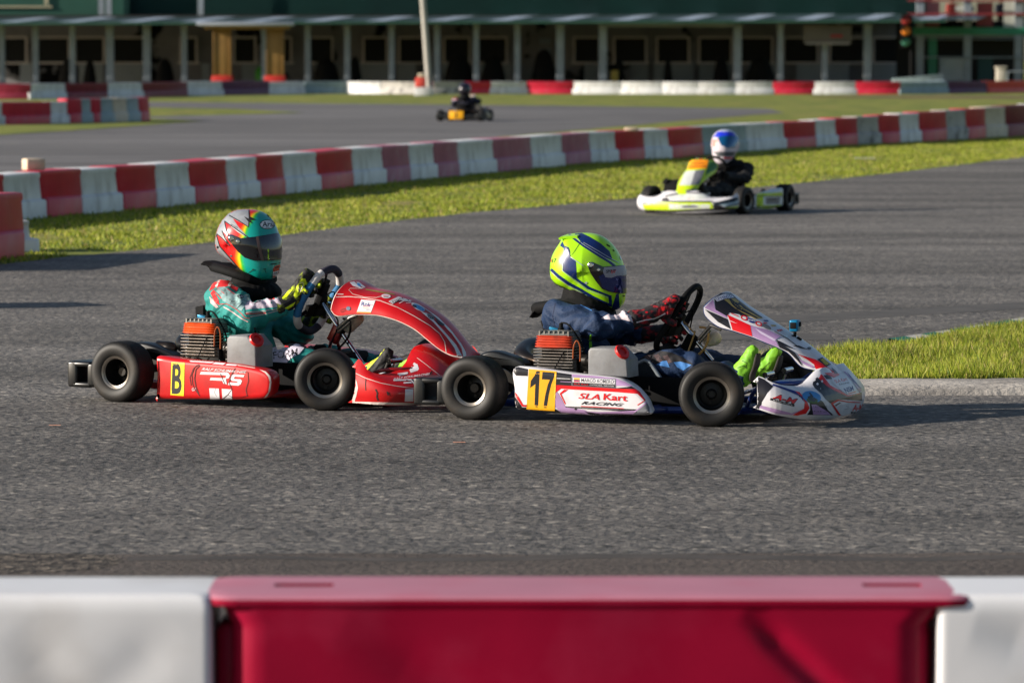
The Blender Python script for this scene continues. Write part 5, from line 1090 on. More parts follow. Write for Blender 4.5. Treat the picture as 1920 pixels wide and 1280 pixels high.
s.Ln('f', [(442, 305), (500, 345), (560, 385)], 6, hsil); s.Ln('f', [(378, 200), (430, 230), (440, 300), (480, 250), (535, 165)], 4, sb)
s.P('f', [(862, 645), (885, 640), (890, 720), (895, 780), (850, 792), (820, 785)], navy); s.E('f', 790, 200, 22, 6, sb, rot=.6); s.E('f', 838, 245, 12, 5, sb, rot=.8); s.E('f', 930, 664, 12, 6, sb); s.E('f', 905, 310, 10, 24, hsil, rot=-.3)
s.P('f', [(262, 500), (300, 545), (420, 602), (600, 695), (800, 790), (700, 752), (500, 650), (330, 572), (285, 540)], sb)
s.T('f', '17', [(278, 322), (312, 318), (306, 352), (274, 356)], sb, bold=0.008); s.T('f', 'E', [(264, 325), (276, 322), (274, 350), (262, 352)], vred)
s.E('f', 585, 542, 12, 10, hsil)
s.join()
vis = M('visor_blue', (10, 40, 110), .08, .6, var=.2, sc=6, coat=1.0); visd = M('visor_dark', (16, 16, 20), .08, .2, var=.1, coat=1.0)
s = Skin(h17, f17); s.k = 6; s.P('f', [(612, 350), (645, 352), (740, 395), (945, 380), (946, 640), (880, 638), (800, 625), (730, 595), (670, 520), (620, 440), (598, 385)], visd, off=.006)
s.P('f', [(700, 480), (760, 450), (943, 440), (943, 636), (880, 632), (800, 618), (735, 585)], vis, off=.0066)
s.P('f', [(738, 440), (745, 402), (943, 386), (943, 470), (860, 478), (810, 496), (760, 488)], M('visor_strip', (150, 150, 160), .35), off=.0072); s.T('f', 'SPIRIT', [(765, 425), (850, 420), (850, 448), (765, 452)], sb, bold=0.016, off=.0078); s.T('f', 'SV', [(808, 428), (850, 425), (850, 452), (808, 455)], vred, off=.0084)
s.child('visor', h17)
m = MB()
for (a_, b_, r_) in ((628, 378, .0125), (700, 422, .0075)):
    p_ = Skin(h17, f17).hit(*z('f', (a_, b_)), 0); d_ = (f17.toL(CAM) - p_).normalized(); m.lathe(p_, d_, [(r_, 0), (r_, .012), (r_ * .7, .015), (r_ * .6, .012), (.001, .012)], 20)
m.build('visor_screw', chrome, h17)
m = MB(); q_ = [f17.toL(hf17.W(hf17.L(*z('f', p_), 0))) for p_ in ((560, 88), (470, 92), (410, 98), (386, 112), (382, 132), (430, 150))]
rows = [[q + Vector((0, y, -.25 * y * y * 18 * .25)) for y in (-.075, -.05, -.02, 0, .02, .05, .075)] for q in cm(q_[:4], 3)]; m.grid(rows); m.build('rear_spoiler', [hb], h17, solid=.010, ang=50)

# ------------------------------------------------------------ red kart with the letter B
fB = Fr(-1.447, 19.52, 29)
SB = dict(S17, steer=radians(24),
  pod=('2', [(80, 130), (120, 55), (350, 90), (600, 118), (1000, 150), (1300, 180), (1600, 240), (1750, 290), (1815, 360), (1830, 450), (1815, 570), (1770, 660), (1650, 705), (1200, 715), (700, 710), (110, 708), (88, 660), (100, 500), (96, 300)]),
  nose=dict(b=[(1.165, -.50, .055), (1.30, -.492, .052), (1.375, -.44, .050), (1.425, -.33, .050), (1.46, -.18, .050), (1.475, 0, .050)],
            m=[(1.185, -.505, .115), (1.30, -.50, .11), (1.375, -.445, .105), (1.43, -.33, .12), (1.46, -.18, .14), (1.47, 0, .145)],
            t=[(1.175, -.49, .198), (1.24, -.478, .166), (1.285, -.40, .158), (1.29, -.26, .185), (1.28, -.15, .258), (1.27, 0, .262)]),
  fair=([(380, 48), (460, 84), (600, 150), (800, 190), (1000, 262), (1200, 365), (1400, 505), (1560, 665), (1680, 820), (1727, 900), (1755, 985)],
        [(75, 400), (150, 474), (360, 458), (600, 460), (780, 495), (950, 555), (1120, 645), (1280, 775), (1420, 885), (1560, 960), (1700, 995)],
        [.18, .175, .165, .155, .15, .14, .13, .12, .11, .10, .08], '5'),
  seat=('p', [(383, 575), (390, 640), (408, 695), (450, 728), (510, 738), (560, 730), (590, 715)]), seatside=None,
  eng=('a', (665, 895), (860, 785), (665, 690)), guard=('a', [(385, 840), (420, 828), (480, 832), (560, 860), (640, 900), (660, 930), (600, 950), (500, 920), (430, 890), (395, 865)]),
  box=('a', [(928, 950), (928, 805), (943, 789), (1045, 788), (1095, 850), (1097, 975)]), boxd=.135, cap=(1096, 822),
  ringc=('7', (530, 480)), ringn=(.93, 0, -.39), ringr=.0175, ring=('7', [(700, 95), (560, 150), (440, 290), (310, 500), (250, 680), (275, 810), (400, 880), (520, 810), (620, 640), (710, 440), (785, 290), (775, 160)]),
  ringcol=[2, 1, 0, 0, 1, 2, 2, 1, 0, 0, 1, 2], col=('7', (1070, 1280)), bar=('7', [(760, 850), (920, 710), (1010, 680)]), bottle=('7', [(900, 820), (1010, 720)]))
PB = dict(frame=redd, pod=red, nose=red, fair=red, trim=M('trim_white', (222, 208, 200), .45, dirt=(120, 100, 90), dsc=20), head=head_org, ring=[M('grip_blue', (34, 104, 150), .7), M('grip_white', (206, 200, 196), .6), M('grip_suede', (40, 36, 52), .85)], bracket=redd, hose=matblk)
kB, qB = kart('racing_kart', fB, SB, PB)
tag(kB, 'red racing kart with the letter B on a yellow plate', 'racing kart', 'racing karts on the near track')
tw = PB['trim']
s = Skin(qB['pod'], fB)
s.P('2', [(82, 200), (120, 210), (125, 300), (112, 500), (96, 640), (135, 695), (90, 710), (72, 690), (98, 500), (100, 300)], tw); s.P('2', [(88, 90), (215, 120), (95, 132)], tw)
s.P('2', [(600, 125), (980, 150), (930, 166), (620, 146)], white); s.P('2', [(992, 152), (1148, 166), (1108, 192), (945, 176)], white); s.P('2', [(1165, 176), (1325, 188), (1300, 206), (1145, 196)], white)
s.P('2', [(1650, 262), (1750, 292), (1815, 365), (1830, 450), (1814, 572), (1770, 660), (1715, 692), (1785, 600), (1806, 450), (1785, 372), (1735, 312)], tw); s.P('2', [(1320, 190), (1580, 236), (1590, 246), (1330, 205)], tw)
s.T('2', 'RALF SCHUMACHER', [(800, 230), (1458, 284), (1440, 320), (785, 270)], white, bold=0.020, shear=.25)
s.P('2', [(775, 293), (1180, 306), (1165, 346), (760, 333)], white); s.P('2', [(922, 380), (1100, 388), (1092, 428), (908, 420)], white)
s.P('2', [(1120, 305), (1190, 312), (1210, 348), (1196, 388), (1150, 402), (1165, 482), (1112, 470), (1092, 420), (1098, 388), (1145, 385), (1155, 352), (1108, 342)], white)
s.P('2', [(1275, 330), (1430, 342), (1415, 376), (1292, 366), (1268, 384), (1285, 402), (1372, 405), (1392, 432), (1372, 480), (1335, 502), (1180, 490), (1196, 450), (1318, 458), (1330, 440), (1242, 430), (1215, 400), (1232, 350)], white)
s.P('2', [(900, 540), (1045, 545), (1058, 706), (915, 702)], white); s.P('2', [(1088, 548), (1240, 558), (1243, 708), (1098, 706)], white); s.T('2', 'GX', [(640, 535), (705, 535), (700, 580), (640, 582)], white, bold=0.020)
for pts, wd in (([(750, 185), (680, 230), (640, 340), (650, 480), (700, 580), (760, 655)], 10), ([(720, 190), (660, 250), (610, 380), (630, 500)], 8), ([(760, 200), (700, 260), (680, 400), (700, 520), (740, 620)], 14), ([(1400, 290), (1480, 300), (1490, 430), (1450, 560), (1470, 660)], 10), ([(1290, 240), (1240, 330), (1200, 450), (1240, 560), (1180, 640), (1100, 700)], 12), ([(1180, 640), (1250, 675), (1400, 670), (1480, 650)], 6), ([(1070, 320), (1110, 420), (1140, 480)], 8), ([(1000, 540), (980, 600), (1010, 660)], 4)): s.Ln('2', pts, wd, scuffd if wd < 9 else scuff)
s.join()
s = Skin(qB['pod'], fB); s.k = 12; s.P('2', [(333, 147), (532, 160), (518, 656), (320, 640)], yelB); s.T('2', 'B', [(362, 166), (492, 172), (486, 634), (338, 624)], vblk, bold=0.024)
s.P('2', [(350, 200), (395, 200), (385, 575), (335, 570)], vblk); s.child('number_plate', qB['pod'])
s = Skin(qB['nose'], fB)
s.Ln('n', [(185, 470), (195, 560), (235, 680), (250, 760), (225, 880), (195, 975)], 46, tw); s.Ln('n', [(180, 1002), (600, 1012), (1000, 1020), (1380, 1028)], 40, tw)
s.Ln('n', [(215, 510), (400, 600), (640, 680), (900, 730), (1220, 770)], 9, tw); s.Ln('n', [(1235, 265), (1400, 390), (1640, 580)], 9, tw)
s.P('n', [(1220, 290), (1275, 470), (1135, 515), (1115, 470), (1160, 400)], white); s.P('n', [(915, 525), (1085, 500), (1090, 530), (950, 570)], white)
s.T('n', 'RALF SCHUMACHER', [(852, 602), (1462, 512), (1462, 545), (852, 632)], white, bold=0.020, shear=.25)
s.P('n', [(850, 628), (1180, 615), (1180, 640), (850, 648)], white); s.P('n', [(1020, 668), (1150, 660), (1150, 684), (1015, 690)], white); s.P('n', [(1150, 612), (1240, 640), (1240, 680), (1200, 690), (1240, 720), (1180, 700), (1140, 640)], white)
s.P('n', [(1300, 600), (1440, 570), (1440, 590), (1320, 620), (1310, 640), (1380, 640), (1370, 700), (1280, 715), (1280, 695), (1340, 680), (1340, 662), (1280, 660)], white)
s.P('n', [(1045, 782), (1175, 780), (1175, 980), (1035, 980)], white); s.P('n', [(1222, 775), (1370, 770), (1370, 1000), (1220, 985)], tw); s.E('n', 1270, 820, 40, 22, scuffd)
for pts, wd in (([(560, 780), (590, 840), (580, 900), (600, 960)], 22), ([(400, 610), (395, 700), (400, 800)], 10), ([(750, 820), (770, 880)], 26), ([(1150, 620), (1220, 690), (1300, 760)], 20), ([(1480, 490), (1440, 560)], 22), ([(1060, 640), (1120, 655)], 14)): s.Ln('n', pts, wd, scuffd)
s.join()
s = Skin(qB['fair'], fB)
s.P('5', [(300, 62), (355, 50), (440, 125), (500, 140), (430, 135), (340, 105)], white); s.P('5', [(375, 52), (420, 60), (500, 125), (460, 122)], white); s.E('5', 415, 92, 28, 14, vsky, rot=.7)
s.Ln('5', [(150, 208), (225, 210)], 10, tw); s.Ln('5', [(690, 236), (630, 252), (480, 245), (340, 208), (290, 155), (310, 137), (460, 140)], 5, tw)
s.Ln('5', [(130, 245), (300, 240), (480, 255), (680, 290), (900, 375), (1100, 480), (1300, 600), (1420, 700), (1480, 800), (1500, 930)], 8, tw)
s.Ln('5', [(500, 150), (700, 185), (860, 212)], 14, M('vinyl_olive', (130, 130, 60), .5)); s.P('5', [(445, 275), (622, 290), (562, 445), (388, 440)], white); s.P('5', [(396, 425), (570, 430), (563, 445), (388, 440)], orange)
s.T('5', 'Rok', [(452, 305), (575, 320), (560, 368), (448, 352)], vblu, bold=0.020); s.T('5', '2021', [(510, 390), (568, 393), (560, 412), (500, 408)], vgry); s.Ln('5', [(470, 375), (500, 378), (540, 374)], 5, orange); s.Ln('5', [(470, 360), (590, 345)], 4, vred)
s.E('5', 752, 236, 58, 26, white, rot=.05); s.Ln('5', [(715, 230), (790, 236)], 8, vred); s.Ln('5', [(725, 244), (780, 248)], 6, vblk)
s.P('5', [(785, 300), (905, 240), (1080, 292), (1000, 300), (905, 285), (830, 335)], white); s.T('5', 'LEVANTO', [(800, 300), (960, 250), (1060, 290), (820, 325)], vblk, bold=0.016)
s.Ln('5', [(915, 325), (980, 290), (1060, 305)], 8, white); s.Ln('5', [(1000, 320), (1090, 318)], 6, white)
s.E('5', 1150, 372, 92, 34, white, rot=.5); s.E('5', 1160, 378, 80, 24, vsky, rot=.5); s.E('5', 1105, 360, 30, 16, vblk, rot=.5)
s.P('5', [(1160, 340), (1240, 390), (1400, 500), (1560, 660), (1680, 820), (1740, 930), (1745, 990), (1712, 998), (1690, 900), (1590, 740), (1440, 560), (1300, 440)], white)
s.P('5', [(1180, 425), (1260, 450), (1340, 530), (1480, 680), (1620, 840), (1700, 990), (1640, 985), (1600, 880), (1500, 740), (1340, 560)], white)
s.Ln('5', [(1262, 440), (1400, 545), (1560, 700), (1680, 870), (1705, 990)], 9, vred)
s.E('5', 1310, 490, 56, 26, vgry, rot=.6); s.T('5', 'GP', [(1280, 470), (1360, 500), (1340, 535), (1270, 500)], vblk, bold=0.020); s.P('5', [(1360, 500), (1480, 590), (1460, 605), (1400, 580), (1380, 540)], vblk)
s.E('5', 287, 386, 26, 24, chrome); s.Ln('5', [(260, 392), (210, 395), (190, 415), (205, 430), (260, 405)], 5, dkalu)
s.join()
DB = dict(pelvis=('p', 470, 700, 0), chest=('p', 455, 604, 0), neck=('p', 465, 548, 0), fat=1.22,
  shR=('p', 420, 563, -.19), elR=('p', 466, 596, -.27), wrR=('p', 531, 572, -.19), shL=('p', 480, 580, .17), elL=('p', 560, 625, .24), wrL=('p', 580, 606, .17),
  hipR=('p', 485, 706, -.09), knR=('p', 562, 675, -.16), anR=('p', 694, 700, -.12), hipL=('p', 510, 700, .09), knL=('p', 610, 672, .13), anL=('p', 745, 690, .10),
  heelR=('p', 703, 702, -.12), ballR=('p', 716, 684, -.12), toeR=('p', 728, 662, -.12), heelL=('p', 752, 694, .10), ballL=('p', 778, 676, .10), toeL=('p', 800, 656, .10),
  ringpts=qB['ring'], ringr=.0175, gripR=8, thR=1, gripL=33, thL=-1, hs=1.28, bracer=.021,
  brace=('p', [(403, 500, 0), (425, 508, -.10), (468, 522, -.09), (497, 530, 0)]), wing=[(390, 490), (403, 493), (425, 500), (450, 508)], wr=.013)
suitB = M('suit_teal', (22, 130, 124), .7, var=.12, sc=12, bump=.25, bsc=90)
gloB = M('glove_black_lime', (22, 20, 22), .75, dirt=(196, 216, 10), dsc=26, damt=1.0); bootB = M('boot_black', (30, 28, 28), .7)
dB, eB = driver(fB, DB, dict(suit=suitB, glove=gloB, boot=bootB)); tag(dB, 'person in teal and white suit and silver helmet driving the red kart', 'person', 'kart drivers')
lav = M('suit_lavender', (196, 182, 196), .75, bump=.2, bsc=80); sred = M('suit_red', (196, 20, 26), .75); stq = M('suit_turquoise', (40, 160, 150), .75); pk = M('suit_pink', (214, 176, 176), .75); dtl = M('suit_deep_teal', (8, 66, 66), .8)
s = Skin(eB['suit'], fB)
s.P('6', [(120, 250), (180, 130), (300, 40), (480, 60), (640, 70), (690, 170), (640, 270), (560, 220), (500, 160), (420, 180), (240, 190), (150, 250)], sred); s.P('6', [(235, 175), (290, 60), (350, 45), (300, 110), (275, 180)], tw); s.P('6', [(470, 165), (500, 100), (600, 60), (560, 110), (520, 170)], tw)
s.P('6', [(800, 520), (900, 420), (1100, 380), (1300, 330), (1520, 270), (1480, 350), (1490, 560), (1300, 570), (900, 600), (820, 620), (790, 560)], lav); s.P('6', [(830, 610), (1200, 585), (1530, 545), (1540, 575), (1200, 630), (860, 655)], stq)
s.Ln('6', [(800, 690), (960, 690), (1200, 665)], 16, sred); s.Ln('6', [(900, 745), (1200, 690), (1560, 590)], 10, pk); s.Ln('6', [(820, 668), (1100, 640), (1500, 590)], 12, pk)
s.P('6', [(150, 300), (200, 240), (300, 420), (320, 520), (240, 480)], sred); s.Ln('6', [(290, 510), (450, 500), (620, 590), (740, 690), (800, 760), (890, 780)], 12, sred); s.P('6', [(130, 360), (200, 420), (300, 560), (260, 580), (150, 480)], pk); s.Ln('6', [(400, 560), (560, 650), (740, 780), (860, 840)], 18, pk)
s.P('6', [(420, 180), (500, 240), (640, 320), (860, 330), (930, 410), (840, 470), (800, 540), (740, 640), (600, 560), (460, 490), (380, 440), (330, 330), (220, 230), (300, 190)], M('suit_print', (130, 160, 160), .8, var=.2, dirt=(20, 22, 26), dsc=40, damt=1))
s.Ln('6', [(200, 240), (360, 400)], 16, sred); s.Ln('6', [(280, 200), (420, 320)], 12, sred); s.Ln('6', [(460, 210), (600, 320)], 12, sred); s.E('6', 715, 365, 60, 34, sb, rot=.2); s.E('6', 730, 362, 28, 14, lav, rot=.2)
s.T('6', 'TOMRA', [(920, 480), (1090, 410), (1100, 460), (930, 520)], sb, bold=0.012); s.E('6', 1280, 405, 34, 22, sred); s.E('6', 1340, 400, 26, 20, sred); s.Ln('6', [(1300, 400), (1360, 340)], 14, sred)
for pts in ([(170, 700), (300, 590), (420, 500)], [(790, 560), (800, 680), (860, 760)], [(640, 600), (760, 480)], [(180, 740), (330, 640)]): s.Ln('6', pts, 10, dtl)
s.P('6', [(960, 940), (1000, 950), (1020, 1080), (990, 1060)], sb); s.P('6', [(1020, 960), (1080, 1050), (1150, 1200), (1100, 1160)], sb)
s.P('b', [(-10, 730), (90, 690), (200, 672), (260, 690), (290, 715), (250, 760), (190, 790), (140, 850), (30, 870), (0, 800)], M('suit_thigh_white', (214, 206, 222), .75)); s.P('b', [(90, 690), (200, 655), (330, 680), (420, 730), (290, 715), (220, 672)], bro)
s.T('b', 'FORM', [(50, 745), (240, 715), (240, 770), (55, 800)], sb, bold=0.004)
s.join()
s = Skin(eB['bootL'], fB); bl = M('boot_lime', (150, 216, 20), .6); s.P('b', [(930, 880), (975, 840), (985, 900), (960, 905)], bl); s.P('b', [(1000, 900), (1030, 830), (1100, 790), (1130, 780), (1060, 840), (1020, 905)], bl); s.join()
s = Skin(eB['bootR'], fB); s.P('b', [(740, 870), (830, 800), (900, 720), (930, 700), (870, 780), (780, 885)], M('boot_yellow', (214, 224, 60), .6)); s.Ln('b', [(700, 860), (760, 840), (800, 815)], 22, sred); s.join()
s = Skin(eB['gloveR'], fB); gl = M('glove_lime', (205, 224, 10), .6); s.P('7', [(310, 220), (350, 215), (365, 250), (310, 400), (230, 465), (205, 430), (240, 320)], gl); s.P('7', [(330, 330), (420, 380), (420, 410), (390, 415), (310, 350)], gl); s.P('7', [(335, 250), (380, 265), (370, 300), (330, 290)], gl); s.P('7', [(60, 460), (140, 370), (200, 350), (120, 450), (70, 480)], gl); s.P('7', [(90, 590), (230, 510), (200, 560), (130, 605)], gl); s.P('7', [(270, 290), (320, 280), (285, 390), (262, 400)], sb); s.Ln('7', [(280, 270), (325, 265), (320, 320), (285, 400)], 7, lav); s.E('7', 430, 330, 34, 24, vgry); s.join()
# helmet: silver shell running through red, yellow and green into turquoise
wB = fB.W(fB.L(466, 458, 0)); hfB = Fr(wB.x, wB.y, 45); cxl, czl = 0, wB.z
def prof_from(prof, fr, cx, cy, fx, fz, dx=0, dz=0):    # same shell, other head: returns points of that profile around pixel (cx, cy)
    c17 = hf17.L(*z('f', (600, 430)), 0); out = []; c = fr.L(cx, cy, 0)
    for p_ in z('f', prof):
        q = hf17.L(p_[0], p_[1], 0); out.append(Vector((c.x + (q.x - c17.x) * fx + dx, 0, c.z + (q.z - c17.z) * fz + dz)))
    return out, c
PR2 = [p_ for p_ in PR if not (p_[0] < 440 and p_[1] < 135)] + [(400, 130), (440, 100)]
def helmet_pts(fr, kfr, P, C, b, base, par, ch=.16):
    class FF:
        pass
    ff = FF(); ff.L = lambda a, b_, c_=0: a if isinstance(a, Vector) else Vector((a, 0, b_))
    mb, _ = helmet_mesh(ff, [(p_, 0) for p_ in P], C.x, C.z, b, ch=ch); mb.v = [tuple(kfr.toL(fr.W(v))) for v in mb.v]; return mb.build('helmet', base, par, ang=60)
PP, CC = prof_from(PR2, hfB, 467, 457, .97, .955)
tl = M('helmet_teal', (14, 160, 148), .28, var=.04, coat=.5); hs_ = M('helmet_silver_grey', (170, 172, 176), .3, .35, var=.2, sc=30, coat=.4)
grd = bpy.data.materials.new('helmet_fade'); grd.use_nodes = True; n_ = grd.node_tree; b_ = n_.nodes['Principled BSDF']; b_.inputs['Roughness'].default_value = .28; b_.inputs['Coat Weight'].default_value = .5
at_ = n_.nodes.new('ShaderNodeAttribute'); at_.attribute_name = 'fade'; cr = n_.nodes.new('ShaderNodeValToRGB'); el = cr.color_ramp.elements
el[0].position = 0; el[0].color = lin((206, 10, 14)) + (1,); el[1].position = 1; el[1].color = lin((14, 160, 148)) + (1,)
for p_, c_ in ((.35, (226, 30, 12)), (.52, (240, 130, 10)), (.66, (226, 214, 20)), (.80, (60, 190, 50))): e_ = el.new(p_); e_.color = lin(c_) + (1,)
n_.links.new(at_.outputs['Fac'], cr.inputs[0]); n_.links.new(cr.outputs[0], b_.inputs['Base Color'])
hB = helmet_pts(hfB, fB, PP, CC, .135, [grd], dB, ch=.13)
at2 = hB.data.attributes.new('fade', 'FLOAT', 'POINT')
CURV = [(400, 40), (520, 90), (400, 210), (350, 300), (300, 330), (340, 440), (370, 540), (420, 620)]
cy_ = [0, 60, 90, 120, 200, 280, 440, 560, 640]; cx_ = [560, 510, 450, 430, 378, 355, 325, 350, 380]
def topx(wv):
    d = wv - CAM; k = d.dot(FW); return (960 + F * d.dot(RT) / k, 640 - F * d.dot(UP) / k)
for i, v in enumerate(hB.data.vertices):
    a, b = topx(fB.W(v.co)); ex_, ey_ = (a - 370) * 4.268, (b - 380) * 4.268; at2.data[i].value = max(0, min(1, .62 + (ex_ - float(np.interp(ey_, cy_, cx_))) / 120))
s = Skin(hB, fB)
s.P('e', [(415, 40), (412, 195), (285, 128), (330, 195), (412, 282), (218, 148), (250, 268), (198, 228), (262, 348), (152, 248), (180, 350), (260, 440), (358, 560), (350, 600), (250, 560), (170, 490), (120, 400), (120, 250), (135, 140), (205, 60), (300, 30)], hs_)
s.P('e', [(228, 155), (335, 225), (385, 270), (330, 240)], M('helmet_white', (222, 222, 222), .3))
for pts in ([(218, 148), (232, 215), (250, 268)], [(198, 225), (225, 290), (260, 345)], [(150, 245), (200, 285), (245, 330)], [(152, 250), (180, 350), (260, 440), (350, 545)], [(412, 50), (415, 120), (408, 195), (340, 150), (255, 102)], [(218, 148), (300, 205), (412, 282)]): s.Ln('e', pts, 8, sb)
s.P('e', [(375, 112), (412, 130), (420, 112), (470, 138), (425, 140), (440, 168), (405, 150)], sb); s.T('e', 'WYATT', [(272, 168), (325, 200), (320, 212), (268, 178)], sb, bold=0.012)
s.E('e', 560, 176, 62, 38, sb); s.E('e', 560, 176, 57, 33, M('helmet_white', (0, 0, 0))); s.T('e', 'Arai', [(520, 152), (614, 156), (614, 194), (520, 194)], sb, bold=0.020); s.Ln('e', [(545, 200), (580, 202)], 4, sb)
s.P('e', [(548, 92), (575, 90), (604, 130), (602, 145), (575, 118)], sb)
s.P('e', [(604, 530), (620, 505), (680, 488), (684, 560), (655, 612), (602, 616)], M('patch_orange_red', (190, 60, 36), .45)); s.P('e', [(604, 552), (668, 538), (666, 572), (604, 586)], M('helmet_white', (0, 0, 0))); s.T('e', 'TNT', [(610, 560), (664, 546), (662, 566), (610, 580)], sb, bold=0.024)
s.Ln('e', [(620, 520), (650, 512)], 8, sb); s.Ln('e', [(585, 492), (635, 488)], 8, sb); s.Ln('e', [(650, 482), (688, 476)], 6, sb)
s.Ln('e', [(412, 558), (445, 536)], 5, sb); s.E('e', 448, 534, 8, 6, sb); s.Ln('e', [(525, 532), (550, 528)], 5, sb); s.Ln('e', [(538, 530), (548, 560)], 4, sb)
s.P('e', [(140, 440), (200, 480), (280, 530), (400, 590), (500, 615), (640, 622), (500, 632), (380, 605), (260, 560), (170, 490)], sb); s.E('e', 272, 425, 9, 9, chrome); s.E('e', 165, 356, 8, 10, dkalu)
s.join()
s = Skin(hB, fB); s.k = 6; s.P('e', [(262, 262), (300, 262), (350, 285), (460, 275), (640, 245), (662, 270), (686, 440), (660, 455), (560, 464), (450, 462), (385, 440), (330, 390), (290, 340), (255, 300)], visd, off=.006)
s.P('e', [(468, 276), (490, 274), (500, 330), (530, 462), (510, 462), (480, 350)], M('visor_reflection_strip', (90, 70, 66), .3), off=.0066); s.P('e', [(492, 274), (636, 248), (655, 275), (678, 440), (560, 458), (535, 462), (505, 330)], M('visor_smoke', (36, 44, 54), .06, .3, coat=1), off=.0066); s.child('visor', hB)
m = MB()
for (a_, b_, r_) in ((272, 283, .0125), (328, 310, .009)):
    p_ = Skin(hB, fB).hit(*z('e', (a_, b_)), 0); d_ = (fB.toL(CAM) - p_).normalized(); m.lathe(p_, d_, [(r_ * 1.3, 0), (r_ * 1.3, .007), (r_, .008), (r_, .014), (r_ * .7, .017), (.001, .017)], 20)
m.build('visor_screw', chrome, hB)
# ------------------------------------------------------------ lime kart coming towards the camera, further off
def world_kart(name_fr, S, P, pl, scale=1.0):
    k, q = kart('racing_kart', f17, S, P); return k, q
f3 = Fr(2.20, 43.13, 114.8)
P3 = dict(frame=M('frame_dark', (30, 34, 36), .4), box=matblk, cap=matblk, pod=M('pod_white', (206, 212, 210), .35), nose=white, fair=lime, trim=lime, head=head_gry, ring=[matblk], bracket=matblk, hose=matblk)
f17s = f17
def shift_build(fr_to, S, P, D, DP, scale, steer, hcol):
    """same kart shapes, other place: built in the kart's own frame, then the roots moved"""
    S = dict(S, steer=steer); k, q = kart('racing_kart', f17, S, P); D = dict(D, ringpts=q['ring']); d, e = driver(f17, D, DP)
    h, _ = helmet(hf17, f17, z('f', PR2), *z('f', (600, 430)), [hcol], d)
    for o in (k, d): o.location = fr_to.o; o.rotation_euler = (0, 0, -fr_to.t); o.scale = (scale,) * 3
    if scale != 1: fr = Frs(fr_to, scale)
    else: fr = fr_to
    return k, q, d, e, h, fr
class Frs(Fr):
    def __init__(s, f, sc): s.o = f.o; s.t = f.t; s.h = f.h; s.l = f.l; s.sc = sc
    def W(s, p): return s.o + (s.h * p[0] + s.l * p[1] + Vector((0, 0, p[2]))) * s.sc
    def toL(s, P): return Fr.toL(s, P) / s.sc
k3, q3, d3, e3, h3, F3 = shift_build(f3, S17, P3, D17, dict(suit=M('suit_black_plain', (20, 20, 22), .8), glove=M('glove_plain', (30, 30, 30), .8), boot=M('boot_plain', (40, 40, 40), .8)), 1.0, radians(-8), M('helmet_plain_white', (206, 196, 204), .3, coat=.5))
tag(k3, 'lime and white racing kart heading towards the camera before the grass strip', 'racing kart', 'racing karts on the near track'); tag(d3, 'person in a black suit with a white and blue helmet driving the lime kart', 'person', 'kart drivers')
ppw = M('vinyl_pearl', (200, 204, 200), .35, coat=.3)
s = Skin(q3['fair'], F3); s.P('g', [(620, 440), (860, 440), (830, 540), (590, 550)], orange); s.Ln('g', [(660, 490), (800, 485)], 8, vblk); s.Ln('g', [(640, 520), (820, 515)], 6, vblk); s.P('g', [(840, 440), (940, 450), (940, 540), (860, 580), (800, 620), (820, 540)], M('fairing_green', (70, 120, 60), .4)); s.Ln('g', [(660, 450), (880, 450)], 6, vblk); s.P('g', [(600, 770), (720, 760), (700, 800), (600, 805)], vgry); s.P('g', [(590, 570), (720, 560), (650, 720), (530, 720)], ppw); s.P('g', [(700, 560), (800, 555), (740, 710), (650, 720)], vgry); s.join()
s = Skin(q3['nose'], F3); s.P('g', [(140, 930), (330, 900), (420, 900), (860, 900), (900, 940), (860, 990), (420, 985), (160, 980)], lime); s.P('g', [(420, 920), (860, 920), (850, 970), (420, 972)], ppw); s.P('g', [(870, 930), (960, 930), (1020, 960), (900, 970)], vblk); s.P('g', [(960, 930), (1220, 840), (1260, 900), (1060, 950)], M('vinyl_ice', (150, 176, 190), .4)); s.P('g', [(1000, 960), (1250, 920), (1250, 945), (1050, 985)], lime); s.P('g', [(590, 840), (690, 835), (690, 870), (600, 875)], orange)
s.P('g', [(130, 905), (330, 885), (860, 885), (900, 900), (880, 902), (330, 900), (140, 925)], vblk); s.P('g', [(400, 840), (560, 815), (800, 815), (830, 850), (700, 880), (440, 878)], ppw); s.Ln('g', [(380, 835), (560, 800), (820, 800), (870, 850)], 14, vblk)
s.P('g', [(880, 905), (960, 890), (1200, 830), (1250, 850), (1060, 910), (900, 935)], M('vinyl_deep', (16, 30, 40), .4)); s.P('g', [(340, 860), (400, 850), (430, 885), (350, 890)], vblk); s.P('g', [(140, 975), (430, 985), (1250, 950), (1250, 975), (430, 1005), (160, 995)], vblk); s.Ln('g', [(930, 985), (1080, 930), (1240, 900)], 10, vblk); s.E('g', 640, 945, 90, 14, vgry); s.join()
s = Skin(q3['podL'], F3); s.P('g', [(1345, 800), (1640, 795), (1640, 830), (1345, 835)], lime); s.P('g', [(1345, 930), (1640, 930), (1640, 975), (1345, 975)], lime); s.P('g', [(1345, 830), (1420, 830), (1420, 930), (1345, 930)], lime); s.P('g', [(1440, 850), (1600, 845), (1580, 915), (1450, 920)], vgry); s.P('g', [(1470, 865), (1560, 862), (1550, 880), (1475, 882)], vblk); s.Ln('g', [(1345, 945), (1640, 945)], 10, vblk); s.Ln('g', [(1345, 838), (1640, 834)], 8, vblk); s.join()
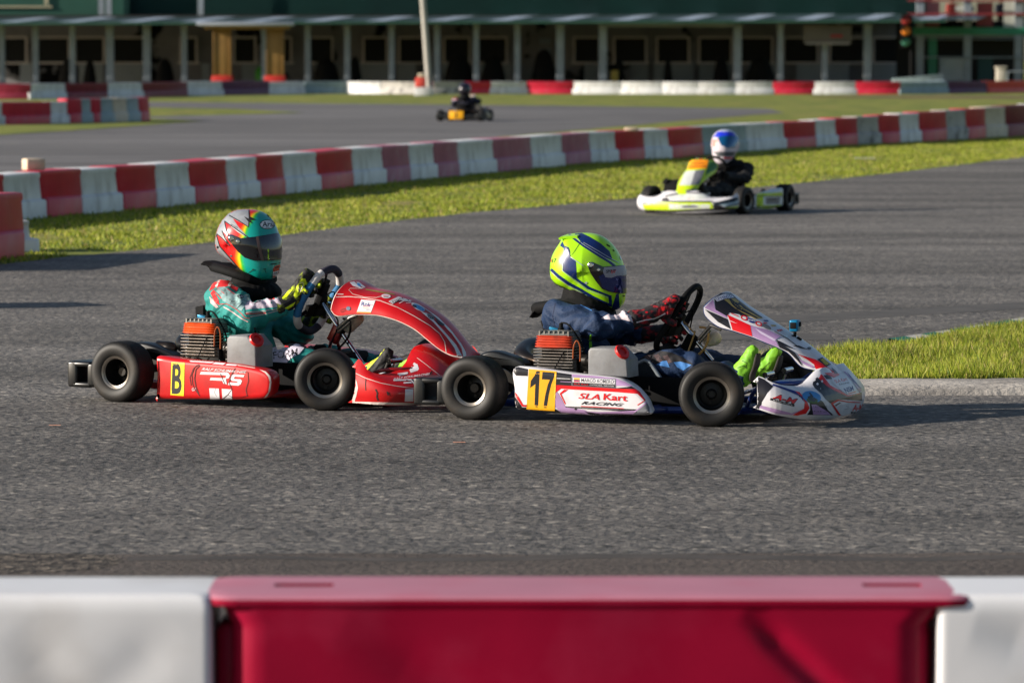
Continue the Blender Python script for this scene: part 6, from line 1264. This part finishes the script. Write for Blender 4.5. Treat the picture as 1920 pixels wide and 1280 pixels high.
s = Skin(h3, F3); s.P('g', [(880, 190), (1160, 200), (1165, 240), (1000, 240), (880, 255)], M('helmet_royal', (30, 50, 200), .3, coat=.5)); s.P('g', [(850, 270), (950, 270), (950, 350), (850, 340)], M('helmet_pink', (200, 130, 120), .4)); s.P('g', [(900, 395), (1210, 395), (1210, 440), (950, 445)], M('helmet_dark_grey', (70, 72, 76), .4)); s.P('g', [(1000, 450), (1140, 450), (1140, 468), (1010, 468)], vred)
s.P('g', [(870, 130), (980, 105), (1150, 140), (1190, 200), (1000, 190), (870, 180)], M('helmet_ice', (150, 170, 206), .3, coat=.5)); s.join(); s = Skin(h3, F3); s.P('g', [(945, 255), (1000, 242), (1150, 238), (1145, 300), (1110, 350), (1040, 360), (980, 330)], M('visor_sea', (4, 84, 130), .1, .3, coat=1), off=.008); s.child('visor', h3)
# ------------------------------------------------------------ far kart running left on the back track
f4 = Fr(-1.19, 103.4, -78)
P4 = dict(frame=M('frame_dark', (0, 0, 0)), pod=vblk, nose=vblk, fair=vblk, trim=vgry, head=head_gry, ring=[matblk], bracket=matblk, hose=matblk)
k4, q4, d4, e4, h4, F4 = shift_build(f4, S17, P4, D17, dict(suit=M('suit_midnight', (22, 24, 44), .8), glove=M('glove_pale', (190, 176, 170), .8), boot=M('boot_plain', (0, 0, 0))), 1.0, 0, M('helmet_black', (24, 22, 34), .3, coat=.5))
tag(k4, 'black racing kart with a yellow number plate on the back track', 'racing kart'); tag(d4, 'person in a dark suit and black helmet driving the far black kart', 'person', 'kart drivers')
x0, y0 = 790, 130
def fp(l): return [(x0 + a / 10.667, y0 + b / 10.667) for a, b in l]
MB().box((-.262, .06, .15), (.012, .34, .19)).build('number_plate', yel, k4, bevel=.004); m = MB(); m.box((-.272, .06, .15), (.006, .035, .13)); m.build('number', vblk, k4)
d3.scale = (1.05,) * 3
d4.scale = (1.2,) * 3; F4 = Frs(f4, 1.2)
s = Skin(e4['suit'], F4); s.put(poly2d(fp([(560, 600), (760, 500), (960, 480), (900, 540), (740, 570), (700, 620), (560, 640)]), 2), lav); s.put(poly2d(fp([(580, 570), (720, 570), (720, 610), (580, 610)]), 2), sred); s.join()
